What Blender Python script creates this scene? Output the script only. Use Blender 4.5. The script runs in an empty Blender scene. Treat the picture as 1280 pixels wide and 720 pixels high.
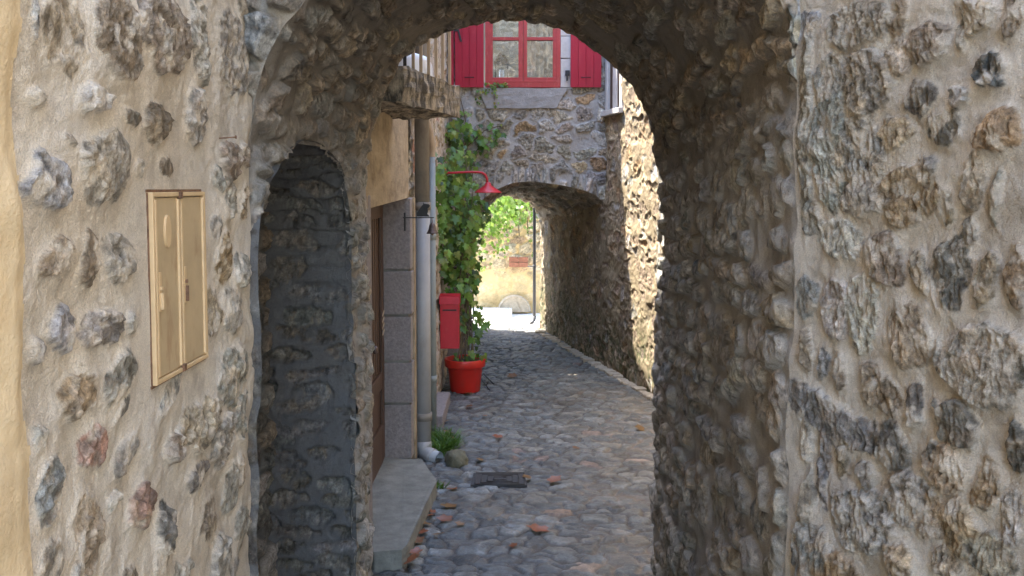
import bpy, bmesh, math, random
import numpy as np
from mathutils import Vector, Matrix
R = math.radians
rng = random.Random(7)
C = bpy.context.scene.collection
sc = bpy.context.scene

# ------------------------------------------------------------------ camera
F = 1150.0; H = 2.1; PITCH = math.atan(0.064); YPP = 308.0      # in pixels of the 1280 wide photograph
cam = bpy.data.cameras.new('camera'); cam_o = bpy.data.objects.new('camera', cam); C.objects.link(cam_o)
cam_o.location = (0, 0, H); cam_o.rotation_euler = (math.pi/2 - PITCH, 0, 0)
cam.sensor_width = 36; cam.lens = 36*F/1280; cam.shift_y = (YPP-360)/1280
cam.clip_start = 0.05; cam.clip_end = 2000
sc.camera = cam_o

def ray(px, py):
    dx = (px-640)/F; dy = -(py-YPP)/F
    return np.array([dx, math.cos(PITCH)+dy*math.sin(PITCH), -math.sin(PITCH)+dy*math.cos(PITCH)])
def on_y(px, py, Y):
    d = ray(px, py); k = Y/d[1]; return (d[0]*k, Y, H+d[2]*k)
def on_x(px, py, X):
    d = ray(px, py); k = X/d[0]; return (X, d[1]*k, H+d[2]*k)
def on_z(px, py, z=0.0):
    d = ray(px, py); k = (z-H)/d[2]; return (d[0]*k, d[1]*k, z)
def on_plane(px, py, p0, n):                        # vertical plane through p0 (x,y) with normal n (x,y)
    d = ray(px, py); k = (p0[0]*n[0]+p0[1]*n[1])/(d[0]*n[0]+d[1]*n[1])
    return (d[0]*k, d[1]*k, H+d[2]*k)

# ------------------------------------------------------------------ numpy noise
def _h(ix, iy, iz, seed):
    n = (ix.astype(np.int64)*374761393 + iy.astype(np.int64)*668265263 + iz.astype(np.int64)*1274126177 + seed*974711) & 0xffffffff
    n = ((n ^ (n >> 13))*1103515245) & 0xffffffff
    n = ((n ^ (n >> 16))*668265263) & 0xffffffff
    n = n ^ (n >> 15)
    return (n & 0xffffff)/float(0x1000000)
def n2(x, y, seed=0):
    ix = np.floor(x); iy = np.floor(y); fx = x-ix; fy = y-iy
    u = fx*fx*fx*(fx*(fx*6-15)+10); v = fy*fy*fy*(fy*(fy*6-15)+10); z = np.zeros_like(ix)
    def g(a, b):
        t = _h(ix+a, iy+b, z, seed)*2*np.pi
        return np.cos(t)*(fx-a)+np.sin(t)*(fy-b)
    return ((g(0,0)*(1-u)+g(1,0)*u)*(1-v)+(g(0,1)*(1-u)+g(1,1)*u)*v)*1.5
def n3(x, y, z, seed=0):
    ix = np.floor(x); iy = np.floor(y); iz = np.floor(z); fx = x-ix; fy = y-iy; fz = z-iz
    u = fx*fx*(3-2*fx); v = fy*fy*(3-2*fy); w = fz*fz*(3-2*fz)
    def g(a, b, c): return _h(ix+a, iy+b, iz+c, seed)
    q = ((g(0,0,0)*(1-u)+g(1,0,0)*u)*(1-v)+(g(0,1,0)*(1-u)+g(1,1,0)*u)*v)*(1-w) + \
        ((g(0,0,1)*(1-u)+g(1,0,1)*u)*(1-v)+(g(0,1,1)*(1-u)+g(1,1,1)*u)*v)*w
    return q*2-1
def fbm(x, y, seed=0, o=4, gain=.5):
    s = 0; a = 1
    for k in range(o):
        s = s+a*n2(x, y, seed+k*17); x = x*2.03; y = y*2.03; a *= gain
    return s
def ss(a, b, x):
    t = np.clip((x-a)/(b-a), 0, 1); return t*t*(3-2*t)
def warp3(P, amp=1.0):                              # one wobble field for all masonry, so shared edges stay closed
    x, y, z = P[...,0], P[...,1], P[...,2]
    o = np.zeros_like(P)
    for ax, k in ((0,1.0),(1,1.0),(2,.5)):
        o[...,ax] = k*(.017*n3(x*1.7, y*1.7, z*1.7, 31+ax)+.012*n3(x*5, y*5, z*5, 61+ax)+.006*n3(x*13, y*13, z*13, 91+ax))
    return o*(amp if np.isscalar(amp) else amp[...,None])

# ------------------------------------------------------------------ object helpers
def wloc(o):
    v = Vector((0,0,0))
    while o: v = v+o.location; o = o.parent
    return v
def prop(o, label=None, cat=None, group=None, kind=None):
    if label: o['label'] = label
    if cat: o['category'] = cat
    if group: o['group'] = group
    if kind: o['kind'] = kind
    return o
def thing(name, label, cat, loc=(0,0,0), group=None):
    o = bpy.data.objects.new(name, None); C.objects.link(o); o.location = loc; o.empty_display_size = .1
    return prop(o, label, cat, group)
def link_mesh(name, me, parent=None, mat=None):
    o = bpy.data.objects.new(name, me); C.objects.link(o)
    if mat: me.materials.append(mat)
    if parent: o.parent = parent
    return o
def set_col(me, col, msk=None):
    n = len(me.vertices)
    a = me.attributes.new('Col', 'FLOAT_COLOR', 'POINT')
    c = np.ones((n,4), np.float32); c[:,:3] = col; a.data.foreach_set('color', c.ravel())
    if msk is not None:
        b = me.attributes.new('Msk', 'FLOAT', 'POINT'); b.data.foreach_set('value', np.asarray(msk, np.float32).ravel())
def sheet(name, P, h, col, msk, mat, parent=None, keep=None, flip=False, taper=None, wamp=1.0):
    """a grid (nu,nv,3) pushed out along its normals by h, coloured per vertex with its own stone colours"""
    nu, nv, _ = P.shape
    du = np.gradient(P, axis=0); dv = np.gradient(P, axis=1)
    N = np.cross(du, dv); N /= np.maximum(np.linalg.norm(N, axis=2, keepdims=True), 1e-9)
    if flip: N = -N
    if taper is not None: h = h*taper
    Q = P+N*h[...,None]+warp3(P, wamp)
    idx = np.arange(nu*nv).reshape(nu, nv)
    f = np.stack([idx[:-1,:-1], idx[1:,:-1], idx[1:,1:], idx[:-1,1:]], axis=-1).reshape(-1,4)
    if flip: f = f[:, ::-1]
    if keep is not None:
        kf = (keep[:-1,:-1] & keep[1:,:-1] & keep[1:,1:] & keep[:-1,1:]).ravel(); f = f[kf]
        used = np.zeros(nu*nv, bool); used[f.ravel()] = True
        remap = np.cumsum(used)-1; f = remap[f]; sel = used
    else: sel = np.ones(nu*nv, bool)
    V = Q.reshape(-1,3)[sel]
    if parent: V = V-np.array(wloc(parent))
    me = bpy.data.meshes.new(name)
    me.vertices.add(len(V)); me.vertices.foreach_set('co', V.astype(np.float32).ravel())
    me.loops.add(f.size); me.loops.foreach_set('vertex_index', f.ravel().astype(np.int32))
    me.polygons.add(len(f)); me.polygons.foreach_set('loop_start', np.arange(0, f.size, 4, dtype=np.int32))
    me.polygons.foreach_set('use_smooth', np.ones(len(f), bool))
    me.update(); me.validate()
    set_col(me, col.reshape(-1,3)[sel], msk.reshape(-1)[sel])
    return link_mesh(name, me, parent, mat)

class MB:
    def __init__(s): s.bm = bmesh.new()
    def _xf(s, vs, M):
        for v in vs: v.co = M @ v.co
    def box(s, c, d, rz=0, rx=0, ry=0):
        r = bmesh.ops.create_cube(s.bm, size=1)['verts']
        M = Matrix.Translation(c) @ Matrix.Rotation(rz,4,'Z') @ Matrix.Rotation(ry,4,'Y') @ Matrix.Rotation(rx,4,'X') @ Matrix.Diagonal((*d,1))
        s._xf(r, M); return s
    def prism(s, poly, z0, z1):
        a = [s.bm.verts.new((x,y,z0)) for x,y in poly]; b = [s.bm.verts.new((x,y,z1)) for x,y in poly]
        n = len(poly)
        s.bm.faces.new(a[::-1]); s.bm.faces.new(b)
        for i in range(n): s.bm.faces.new((a[i], a[(i+1)%n], b[(i+1)%n], b[i]))
        return s
    def slab(s, pts, off):                          # a flat outline of 3-D points given a thickness by the vector off
        off = Vector(off)
        a = [s.bm.verts.new(p) for p in pts]; b = [s.bm.verts.new(Vector(p)+off) for p in pts]; n = len(a)
        s.bm.faces.new(a[::-1]); s.bm.faces.new(b)
        for i in range(n): s.bm.faces.new((a[i], a[(i+1)%n], b[(i+1)%n], b[i]))
        return s
    def tube(s, path, r, seg=12, cap=True):
        path = [Vector(p) for p in path]; rr = r if isinstance(r, (list,tuple)) else [r]*len(path)
        rings = []; prev = None
        for i, p in enumerate(path):
            t = (path[min(i+1,len(path)-1)]-path[max(i-1,0)]).normalized()
            if prev is None:
                a = Vector((0,0,1)) if abs(t.z) < .9 else Vector((1,0,0)); u = t.cross(a).normalized()
            else: u = (prev-t*prev.dot(t)).normalized()
            prev = u; w = t.cross(u)
            rings.append([s.bm.verts.new(p+(u*math.cos(2*math.pi*k/seg)+w*math.sin(2*math.pi*k/seg))*rr[i]) for k in range(seg)])
        for a, b in zip(rings, rings[1:]):
            for k in range(seg): s.bm.faces.new((a[k], a[(k+1)%seg], b[(k+1)%seg], b[k])).smooth = True
        if cap: s.bm.faces.new(rings[0][::-1]); s.bm.faces.new(rings[-1])
        return s
    def lathe(s, prof, c, seg=32):
        c = Vector(c); rings = []
        for r, z in prof:
            rings.append([s.bm.verts.new(c+Vector((r*math.cos(2*math.pi*k/seg), r*math.sin(2*math.pi*k/seg), z))) for k in range(seg)])
        for a, b in zip(rings, rings[1:]):
            for k in range(seg): s.bm.faces.new((a[k], a[(k+1)%seg], b[(k+1)%seg], b[k])).smooth = True
        return s
    def build(s, name, mat, parent=None, bevel=0, rough=0, sub=0, seed=0):
        bm = s.bm
        if bevel:
            es = [e for e in bm.edges if len(e.link_faces) == 2 and e.calc_face_angle(0) > R(35)]
            bmesh.ops.bevel(bm, geom=es, offset=bevel, segments=2, profile=.6, affect='EDGES', clamp_overlap=True)
        if sub: bmesh.ops.subdivide_edges(bm, edges=bm.edges[:], cuts=sub, use_grid_fill=True)
        if rough:
            bm.normal_update()
            co = np.array([v.co[:] for v in bm.verts])
            d = n3(co[:,0]*9, co[:,1]*9, co[:,2]*9, 5+seed)+.6*n3(co[:,0]*24, co[:,1]*24, co[:,2]*24, 6+seed)+.35*n3(co[:,0]*55, co[:,1]*55, co[:,2]*55, 8+seed)
            for v, k in zip(bm.verts, d): v.co += v.normal*float(k)*rough
        bmesh.ops.recalc_face_normals(bm, faces=bm.faces[:])
        if parent:
            w = wloc(parent)
            for v in bm.verts: v.co -= w
        me = bpy.data.meshes.new(name); bm.to_mesh(me); bm.free()
        return link_mesh(name, me, parent, mat)

# ------------------------------------------------------------------ materials
def new_mat(name):
    m = bpy.data.materials.new(name); m.use_nodes = True; nt = m.node_tree
    return m, nt, nt.nodes['Principled BSDF']
def nd(nt, t, **kw):
    n = nt.nodes.new(t)
    for k, v in kw.items():
        if k.startswith('i_'): n.inputs[k[2:].replace('_',' ')].default_value = v
        else: setattr(n, k, v)
    return n
def coords(nt, scale=(1,1,1)):
    g = nd(nt, 'ShaderNodeNewGeometry'); m = nd(nt, 'ShaderNodeMapping'); m.inputs['Scale'].default_value = scale
    nt.links.new(g.outputs['Position'], m.inputs['Vector']); return m.outputs['Vector']
def noise(nt, vec, scale, detail=6, rough=.6):
    n = nd(nt, 'ShaderNodeTexNoise'); n.inputs['Scale'].default_value = scale; n.inputs['Detail'].default_value = detail; n.inputs['Roughness'].default_value = rough
    nt.links.new(vec, n.inputs['Vector']); return n.outputs['Fac']
def mrange(nt, v, a, b, c, d):
    n = nd(nt, 'ShaderNodeMapRange'); n.inputs[1].default_value = a; n.inputs[2].default_value = b; n.inputs[3].default_value = c; n.inputs[4].default_value = d
    nt.links.new(v, n.inputs[0]); return n.outputs[0]
def math_(nt, op, a, b):
    n = nd(nt, 'ShaderNodeMath', operation=op)
    for i, v in enumerate((a, b)):
        if isinstance(v, (int, float)): n.inputs[i].default_value = v
        else: nt.links.new(v, n.inputs[i])
    return n.outputs[0]
def mulc(nt, col, fac):
    n = nd(nt, 'ShaderNodeVectorMath', operation='SCALE'); nt.links.new(col, n.inputs[0]); nt.links.new(fac, n.inputs['Scale']); return n.outputs[0]
def mixc(nt, fac, a, b):
    n = nd(nt, 'ShaderNodeMix', data_type='RGBA')
    for s, v in ((0,fac),(6,a),(7,b)):
        if isinstance(v, (int,float)): n.inputs[s].default_value = v
        elif isinstance(v, tuple): n.inputs[s].default_value = (*v,1)
        else: nt.links.new(v, n.inputs[s])
    return n.outputs[2]
def bump(nt, hgt, dist, strength=1.0, prev=None):
    b = nd(nt, 'ShaderNodeBump'); b.inputs['Distance'].default_value = dist; b.inputs['Strength'].default_value = strength
    nt.links.new(hgt, b.inputs['Height'])
    if prev: nt.links.new(prev, b.inputs['Normal'])
    return b.outputs['Normal']

def masonry_mat(name, fine=90, rough=.9, spec=.25, amp=.0035, gloss=None, pale_col=(.42,.39,.34)):
    m, nt, bs = new_mat(name)
    at = nd(nt, 'ShaderNodeAttribute', attribute_name='Col'); mk = nd(nt, 'ShaderNodeAttribute', attribute_name='Msk')
    v = coords(nt)
    a = noise(nt, v, 9, 5, .65); b = noise(nt, v, fine*.55, 6, .7); c = noise(nt, v, fine*3, 3, .7)
    fa = mrange(nt, a, .3, .7, .78, 1.2); fb = mrange(nt, b, .34, .66, .5, 1.45); fc = mrange(nt, c, .32, .68, .82, 1.17)
    stone = math_(nt, 'MULTIPLY', fa, fb)
    mort = math_(nt, 'MULTIPLY', mrange(nt, a, .3, .7, .9, 1.08), fc)
    x = nd(nt, 'ShaderNodeMix', data_type='FLOAT'); nt.links.new(mk.outputs['Fac'], x.inputs[0]); nt.links.new(mort, x.inputs[2]); nt.links.new(math_(nt,'MULTIPLY',stone,fc), x.inputs[3])
    col = mulc(nt, at.outputs['Color'], x.outputs[0])
    # pale and rusty mineral patches on the stones
    p = noise(nt, v, 26, 5, .7)
    rust = math_(nt, 'MULTIPLY', mrange(nt, p, .56, .72, 0, .55), mk.outputs['Fac'])
    col = mixc(nt, rust, col, (.30,.19,.10))
    p2 = noise(nt, coords(nt, (1,1,1.3)), 34, 5, .75)
    pale = math_(nt, 'MULTIPLY', mrange(nt, p2, .57, .7, 0, .5), mk.outputs['Fac'])
    col = mixc(nt, pale, col, pale_col)
    nt.links.new(col, bs.inputs['Base Color'])
    bs.inputs['Roughness'].default_value = rough; bs.inputs['Specular IOR Level'].default_value = spec
    if gloss:
        nt.links.new(mrange(nt, b, .3, .7, gloss[0], gloss[1]), bs.inputs['Roughness'])
    n1 = bump(nt, b, amp*2.6, 1); n2_ = bump(nt, c, amp*1.5, 1, n1)
    nt.links.new(n2_, bs.inputs['Normal'])
    return m
def plain(name, col, rough=.6, metal=0, var=.12, scale=20, bumpd=0, spec=.5, streak=None, bscale=None, stretch=(1,1,1), smap=(1,1,.34)):
    m, nt, bs = new_mat(name)
    v = coords(nt, stretch); a = noise(nt, v, scale, 6, .65)
    rgb = nd(nt, 'ShaderNodeRGB'); rgb.outputs[0].default_value = (*col,1)
    c = mulc(nt, rgb.outputs[0], mrange(nt, a, .3, .7, 1-var, 1+var))
    if streak:
        s = noise(nt, coords(nt, smap), streak[1], 5, .7)
        c = mixc(nt, mrange(nt, s, streak[2], streak[3], 0, streak[4]), c, streak[0])
    nt.links.new(c, bs.inputs['Base Color'])
    bs.inputs['Roughness'].default_value = rough; bs.inputs['Metallic'].default_value = metal; bs.inputs['Specular IOR Level'].default_value = spec
    if bumpd:
        nt.links.new(bump(nt, noise(nt, v, bscale or scale*2, 5, .65), bumpd), bs.inputs['Normal'])
    return m
def leaf_mat(name, trans=.35):
    m, nt, bs = new_mat(name)
    at = nd(nt, 'ShaderNodeAttribute', attribute_name='Col')
    v = coords(nt); c = mulc(nt, at.outputs['Color'], mrange(nt, noise(nt, v, 60, 3), .3, .7, .8, 1.2))
    nt.links.new(c, bs.inputs['Base Color']); bs.inputs['Roughness'].default_value = .42
    tr = nd(nt, 'ShaderNodeBsdfTranslucent')
    nt.links.new(mixc(nt, .35, c, (.28,.42,.04)), tr.inputs['Color'])
    mx = nd(nt, 'ShaderNodeMixShader'); mx.inputs[0].default_value = trans
    nt.links.new(bs.outputs[0], mx.inputs[1]); nt.links.new(tr.outputs[0], mx.inputs[2])
    nt.links.new(mx.outputs[0], nt.nodes['Material Output'].inputs['Surface'])
    return m

M_left = masonry_mat('rubble_pale_mortar', 95, amp=.0035)
M_right = masonry_mat('rubble_grey_mortar', 95, amp=.0045)
M_pass = masonry_mat('passage_rubble', 80, amp=.005)
M_alley = masonry_mat('alley_rubble', 60, amp=.006)
M_warm = masonry_mat('warm_alley_rubble', 60, amp=.004, pale_col=(.27,.22,.14))
M_cob = masonry_mat('cobbles', 50, rough=.5, spec=.5, amp=.003, gloss=(.34,.62))
M_pave = plain('pale_paving', (.68,.65,.6), .8, var=.1, bumpd=.003)
M_ochre = plain('ochre_render', (.70,.55,.34), .9, var=.09, scale=14, bumpd=.004, bscale=130, spec=.2, streak=((.62,.42,.2), 4, .5, .75, .5))
M_cab = plain('tan_paint', (.44,.33,.19), .5, var=.12, scale=9, spec=.4, streak=((.27,.14,.06), 18, .55, .72, .7))
M_cab_edge = plain('tan_paint_edge', (.58,.41,.22), .45, var=.1, scale=30)
M_rust = plain('rusty_metal', (.16,.085,.045), .8, var=.4, scale=60, bumpd=.001)
M_plaster = plain('old_plaster', (.34,.275,.19), .9, var=.2, scale=9, bumpd=.008, bscale=40, spec=.2, streak=((.13,.095,.06), 12, .46, .70, .75), smap=(1,.3,.5), stretch=(1,.35,1))
M_granite = plain('granite', (.24,.215,.21), .85, var=.25, scale=45, bumpd=.006, bscale=60, spec=.25)
M_conc = plain('worn_concrete', (.19,.19,.165), .85, var=.32, scale=8, bumpd=.004, bscale=60)
M_slab = plain('weathered_slab', (.35,.295,.22), .9, var=.2, scale=16, bumpd=.008, bscale=50, streak=((.04,.035,.028), 17, .40, .58, .95))
M_wood = plain('dark_door_wood', (.06,.03,.016), .55, var=.35, scale=6, stretch=(6,6,.4), bumpd=.002)
M_slat = plain('weathered_wood', (.46,.36,.25), .8, var=.25, scale=8, stretch=(5,5,.5))
M_pipe = plain('grey_pipe', (.30,.30,.30), .45, var=.08, scale=8, streak=((.20,.18,.15), 9, .55, .75, .6))
M_pipe2 = plain('grey_green_pipe', (.22,.25,.25), .5, var=.1, scale=8)
M_pipeb = plain('beige_pipe', (.34,.27,.2), .5, var=.1, scale=8)
M_pipetop = plain('brown_pipe', (.20,.18,.155), .6, var=.2, scale=12, streak=((.1,.08,.06), 9, .5, .7, .6))
M_pvc = plain('pale_pvc', (.45,.48,.5), .35, var=.04)
M_red = plain('red_paint', (.40,.014,.026), .42, var=.12, scale=8, spec=.4, streak=((.50,.10,.09), 22, .58, .76, .5))
M_redshut = plain('shutter_red', (.30,.005,.022), .5, var=.1, scale=6, stretch=(4,4,.5), spec=.35, bumpd=.001, streak=((.42,.06,.07), 14, .55, .8, .5))
M_redwin = plain('window_red', (.33,.028,.026), .55, var=.16, scale=14, streak=((.5,.16,.12), 18, .56, .74, .5))
M_redpot = plain('red_plastic', (.50,.022,.014), .4, var=.1, scale=6, spec=.45, streak=((.33,.05,.035), 10, .5, .72, .6))
M_black = plain('black_iron', (.02,.02,.022), .55, metal=.3, var=.2)
M_bronze = plain('patinated_bell', (.13,.10,.095), .5, metal=.7, var=.3, scale=60)
M_iron = plain('cast_iron', (.055,.055,.058), .6, metal=.4, var=.3, scale=40, bumpd=.002)
M_soil = plain('soil', (.035,.022,.014), .95, var=.4, scale=60, bumpd=.01)
M_stem = plain('vine_stem', (.10,.075,.045), .85, var=.3, scale=60)
M_white = plain('white_plastic', (.78,.78,.76), .4, var=.03)
M_sillst = plain('grey_sill_stone', (.27,.26,.25), .88, var=.2, scale=14, bumpd=.008, bscale=45, spec=.25)
M_wstone = plain('pale_dressed_stone', (.47,.44,.41), .88, var=.12, scale=14, bumpd=.004, bscale=70)
M_brick = plain('brick', (.30,.12,.07), .9, var=.3, scale=30, bumpd=.005)
M_moss = plain('mossy_rock', (.13,.125,.085), .95, var=.4, scale=22, bumpd=.01)
M_mill = plain('millstone', (.46,.37,.26), .9, var=.25, scale=18, bumpd=.006)
M_curt = plain('curtain', (.30,.285,.25), .9, var=.15, scale=7, stretch=(3,3,.4))
M_roof = plain('roof_tile', (.28,.13,.08), .9, var=.3, scale=12)
M_leaf = leaf_mat('ivy_leaf', .42); M_vine = leaf_mat('sunny_vine_leaf', .55); M_grass = leaf_mat('grass_blade', .3)
M_dead = leaf_mat('dead_leaf', .15)
def glass_mat():
    m, nt, bs = new_mat('window_glass')
    tr = nd(nt, 'ShaderNodeBsdfTransparent'); tr.inputs[0].default_value = (.72,.76,.75,1)
    gl = nd(nt, 'ShaderNodeBsdfGlossy'); gl.inputs['Roughness'].default_value = .03; gl.inputs[0].default_value = (1,1,1,1)
    v = coords(nt); nt.links.new(bump(nt, noise(nt, v, 5, 2), .004), gl.inputs['Normal'])
    mx = nd(nt, 'ShaderNodeMixShader'); mx.inputs[0].default_value = .15
    nt.links.new(tr.outputs[0], mx.inputs[1]); nt.links.new(gl.outputs[0], mx.inputs[2])
    nt.links.new(mx.outputs[0], nt.nodes['Material Output'].inputs['Surface']); return m
M_glass = glass_mat()

# ------------------------------------------------------------------ stone patterns
PAL = dict(g=(.36,.325,.27), b=(.34,.332,.305), d=(.17,.155,.13), t=(.40,.315,.21), o=(.38,.26,.15), r=(.36,.19,.14),
           n=(.28,.215,.15), p=(.49,.45,.385), k=(.07,.078,.072), w=(.52,.52,.52), c=(.58,.47,.32), e=(.47,.365,.23))
def vor(u, v, seed, jit=.85):
    iu = np.floor(u); iv = np.floor(v); z = np.zeros_like(iu)
    f1 = np.full(u.shape, 9.0); f2 = np.full(u.shape, 9.0); idu = z.copy(); idv = z.copy(); px = z.copy(); py = z.copy()
    for a in (-1,0,1):
        for b in (-1,0,1):
            cu = iu+a; cv = iv+b
            ox = cu+.5+jit*(_h(cu, cv, z, seed)-.5); oy = cv+.5+jit*.8*(_h(cu, cv, z, seed+1)-.5)
            d = np.sqrt((u-ox)**2+(v-oy)**2)
            c = d < f1
            f2 = np.where(c, f1, np.minimum(f2, d)); f1 = np.where(c, d, f1)
            idu = np.where(c, cu, idu); idv = np.where(c, cv, idv); px = np.where(c, u-ox, px); py = np.where(c, v-oy, py)
    return f1, f2, idu, idv, px, py
def chips(u, v, size, seed):
    """broken rock: small cells, each a little plane with its own height and tilt"""
    f1, f2, iu, iv, px, py = vor(u/size, v/size, seed, .95)
    z = np.zeros_like(iu); r = [_h(iu, iv, z, seed+60+k) for k in range(4)]
    return (r[0]-.5)+1.3*((r[1]-.5)*px+(r[2]-.5)*py), r[3]
def hand_stones(U, V, stones, seed, mcol, relief=.026, bark=False, jag=.010):
    """rubble laid stone by stone: (u, v, half width, half height, colour, angle)"""
    m = np.zeros_like(U)
    low = fbm(U*3, V*3, seed, 3); grain = fbm(U*60, V*60, seed+3, 3); mid = fbm(U*14, V*14, seed+5, 4)
    tr = ss(-.05, .5, fbm(U*9+3, V*5, seed+6, 3))*.003
    hm = low*.006+mid*.0035+grain*.0012+tr
    col = np.ones(U.shape+(3,))*np.array(mcol)
    col = col*(1+.08*low+.06*mid+.03*grain)[...,None]
    warm = ss(-.2, .6, fbm(U*2.1+9, V*1.6, seed+8, 3))
    col = col*(1-warm[...,None]*np.array([.02,.045,.085]))
    dirt = ss(.05, .8, fbm(U*5+2, V*1.3, seed+9, 5, .6))*.19+ss(.25,.7,fbm(U*17,V*9,seed+14,4))*.14
    col = col*(1-dirt[...,None]*np.array([.92,1.0,1.06]))
    wu = U+fbm(U*12, V*12, seed+11, 5, .6)*jag; wv = V+fbm(U*12+40, V*12, seed+12, 5, .6)*jag
    fu, fv = (50, 15) if bark else (26, 18)
    rid = 1-np.abs(fbm(wu*fu, wv*fv, seed+21, 4)); rid2 = fbm(wu*40, wv*40, seed+23, 4); facet = fbm(wu*16+7, wv*16, seed+24, 2)
    qs = (1.0, .5) if bark else (1.0, .8)
    ch1, cr1 = chips(wu*1.0+.2*wv, wv*qs[1], .030, seed+70); ch2, cr2 = chips(wu*1.2, wv*qs[1]*1.2, .013, seed+80)
    out = np.full_like(U, -1.0)
    for i, (cu, cv, ru, rv, cc, ang) in enumerate(stones):
        r = random.Random(i*7+seed)
        pad = 1.35*max(ru, rv)+.02
        sel = (np.abs(U-cu) < pad) & (np.abs(V-cv) < pad)
        if not sel.any(): continue
        du = wu[sel]-cu; dv = wv[sel]-cv
        ca, sa = math.cos(ang), math.sin(ang)
        a = (du*ca+dv*sa)/ru; b = (-du*sa+dv*ca)/rv
        K = r.randint(6, 9); t0 = r.uniform(0, 6.3); d = 0
        for k in range(K):
            th = t0+2*math.pi*(k+r.uniform(-.3,.3))/K; ro = r.uniform(.80, 1.04)
            d = d+np.maximum(0, (a*math.cos(th)+b*math.sin(th))/ro)**9
        d = d**(1/9)+.06*rid2[sel]+.09*mid[sel]
        k = min(ru, rv); e = .07+.0035/k
        mm = ss(1.0, 1.0-e, d)
        pl = np.full(a.shape, 1.15)
        for _ in range(r.randint(3, 6)):
            th = r.uniform(0, 6.3); pl = np.minimum(pl, 1.0+r.uniform(.0,.35)-r.uniform(.15,.75)*(a*math.cos(th)+b*math.sin(th)))
        pl = np.clip(pl, .1, 1.25)
        H_ = relief*r.uniform(.35, 1.3)*min(1.15, .5+k/.06)
        rough = r.uniform(.6, 1.5)*(.5+.5*min(1, k/.04))
        prof = mm*(H_*pl+rough*((.009 if bark else .006)*(rid[sel]-.72)+.0022*rid2[sel]+.0045*facet[sel]+.0065*ch1[sel]+.0030*ch2[sel]))
        sk = ss(1.28, .98, d)*.004
        new = hm[sel]*(1-.85*mm)+np.maximum(prof, -.003)+sk
        better = new > out[sel]
        out[sel] = np.where(better, new, out[sel])
        base = np.array(PAL[cc])*r.uniform(.8,1.2)*np.array([r.uniform(.95,1.05),1,r.uniform(.93,1.07)])
        vv = np.clip(1+.35*rid2[sel]+.45*(rid[sel]-.7)+.2*facet[sel]+.45*(cr1[sel]-.5)+.35*(cr2[sel]-.5), .3, 1.8)
        other = np.array(PAL[r.choice('ggtnpptg')])
        mixk = (np.clip(ss(.05, .55, facet[sel])*.5+(cr1[sel] > .78)*.35, 0, .8))[...,None]
        sc_ = (base*(1-mixk)+other*mixk)*vv[...,None]
        cm = (ss(1.02, .91, d+.06*facet[sel])*(1-.8*ss(.12,.5, mid[sel]))*r.uniform(.84,1))[...,None]     # thin skin of mortar left on some stones
        col[sel] = col[sel]*(1-cm)+sc_*cm
        m[sel] = np.maximum(m[sel], cm[...,0])
    h = np.where(out > -.5, np.maximum(out, hm-.004), hm)
    return h, np.clip(col, .01, .9), m
def rubble(U, V, cu, cv, seed, mcol, pal, thr=.12, relief=.03, bury=.1, warp=.03, moss=None, coursed=0, rgh=1.0, tilt=.5):
    """packed rubble: irregular stones, each with its own height, tilt and colour"""
    wu = U+fbm(U*5, V*5, seed, 4)*warp; wv = V+fbm(U*5+31, V*5, seed+2, 4)*warp
    u = wu/cu; v = wv/cv
    if coursed: u = u+.5*np.floor(v)
    f1, f2, iu, iv, px, py = vor(u, v, seed+5, .85 if not coursed else .7)
    z = np.zeros_like(iu); r = [_h(iu, iv, z, seed+40+k) for k in range(9)]
    e = f2-f1; t = thr*(.4+1.3*r[0])
    m = ss(t, t+.13, e)*(r[1] > bury)
    low = fbm(U*3, V*3, seed+7, 3); mid = fbm(U*15, V*15, seed+8, 4); rid = 1-np.abs(fbm(U*22, V*16, seed+9, 4)); fine = fbm(U*45, V*45, seed+10, 3)
    hm = low*.009+mid*.005
    hs = relief*(.35+1.0*r[2])
    h = hm*(1-.6*m)+m*(hs*(.7+.3*np.clip(e*1.4,0,1))+hs*tilt*((r[3]-.5)*px*1.6+(r[4]-.15)*py*1.6)+rgh*(.012*(rid-.7)+.006*fine+.006*mid))
    ch, cr = chips(wu, wv, min(cu,cv)*.32, seed+90); h = h+m*ch*.0075*rgh
    P = np.array([PAL[c] for c in pal]); ci = np.minimum((r[5]*len(pal)).astype(int), len(pal)-1)
    sc_ = P[ci]*(.72+.56*r[6])[...,None]*np.stack([.95+.1*r[7], np.ones_like(z), .93+.14*r[8]], -1)
    sc_ = sc_*np.clip(1+.35*fine+.3*(rid-.7)+.2*mid+.5*(cr-.5), .35, 1.8)[...,None]
    mc = np.array(mcol)*(1+.14*low+.1*mid)[...,None]
    col = mc*(1-m[...,None])+sc_*m[...,None]
    if moss is not None:
        k = np.clip(moss, 0, 1)*ss(-.25, .5, mid+.6*fine+.5*low); k = np.clip(k, 0, .85)[...,None]
        col = col*(1-k)+np.array([.075,.085,.035])*k
    return h, np.clip(col, .01, .9), m
def lin(a, b, step): return np.linspace(a, b, max(2, int(round(abs(b-a)/step))+1))
def join(*arrs):
    o = [arrs[0]]
    for a in arrs[1:]: o.append(a[1:])
    return np.concatenate(o)
def path_pts(pts, s):                                 # pts: xy polyline; s: arclengths
    pts = np.array(pts, float); L = np.concatenate([[0], np.cumsum(np.linalg.norm(np.diff(pts, axis=0), axis=1))])
    return np.stack([np.interp(s, L, pts[:,0]), np.interp(s, L, pts[:,1])], -1), L[-1]
def wall_grid(pts, s, z):
    xy, _ = path_pts(pts, s)
    P = np.zeros((len(s), len(z), 3)); P[...,0] = xy[:,0][:,None]; P[...,1] = xy[:,1][:,None]; P[...,2] = z[None,:]
    S, Z = np.meshgrid(s, z, indexing='ij'); return P, S, Z

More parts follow.
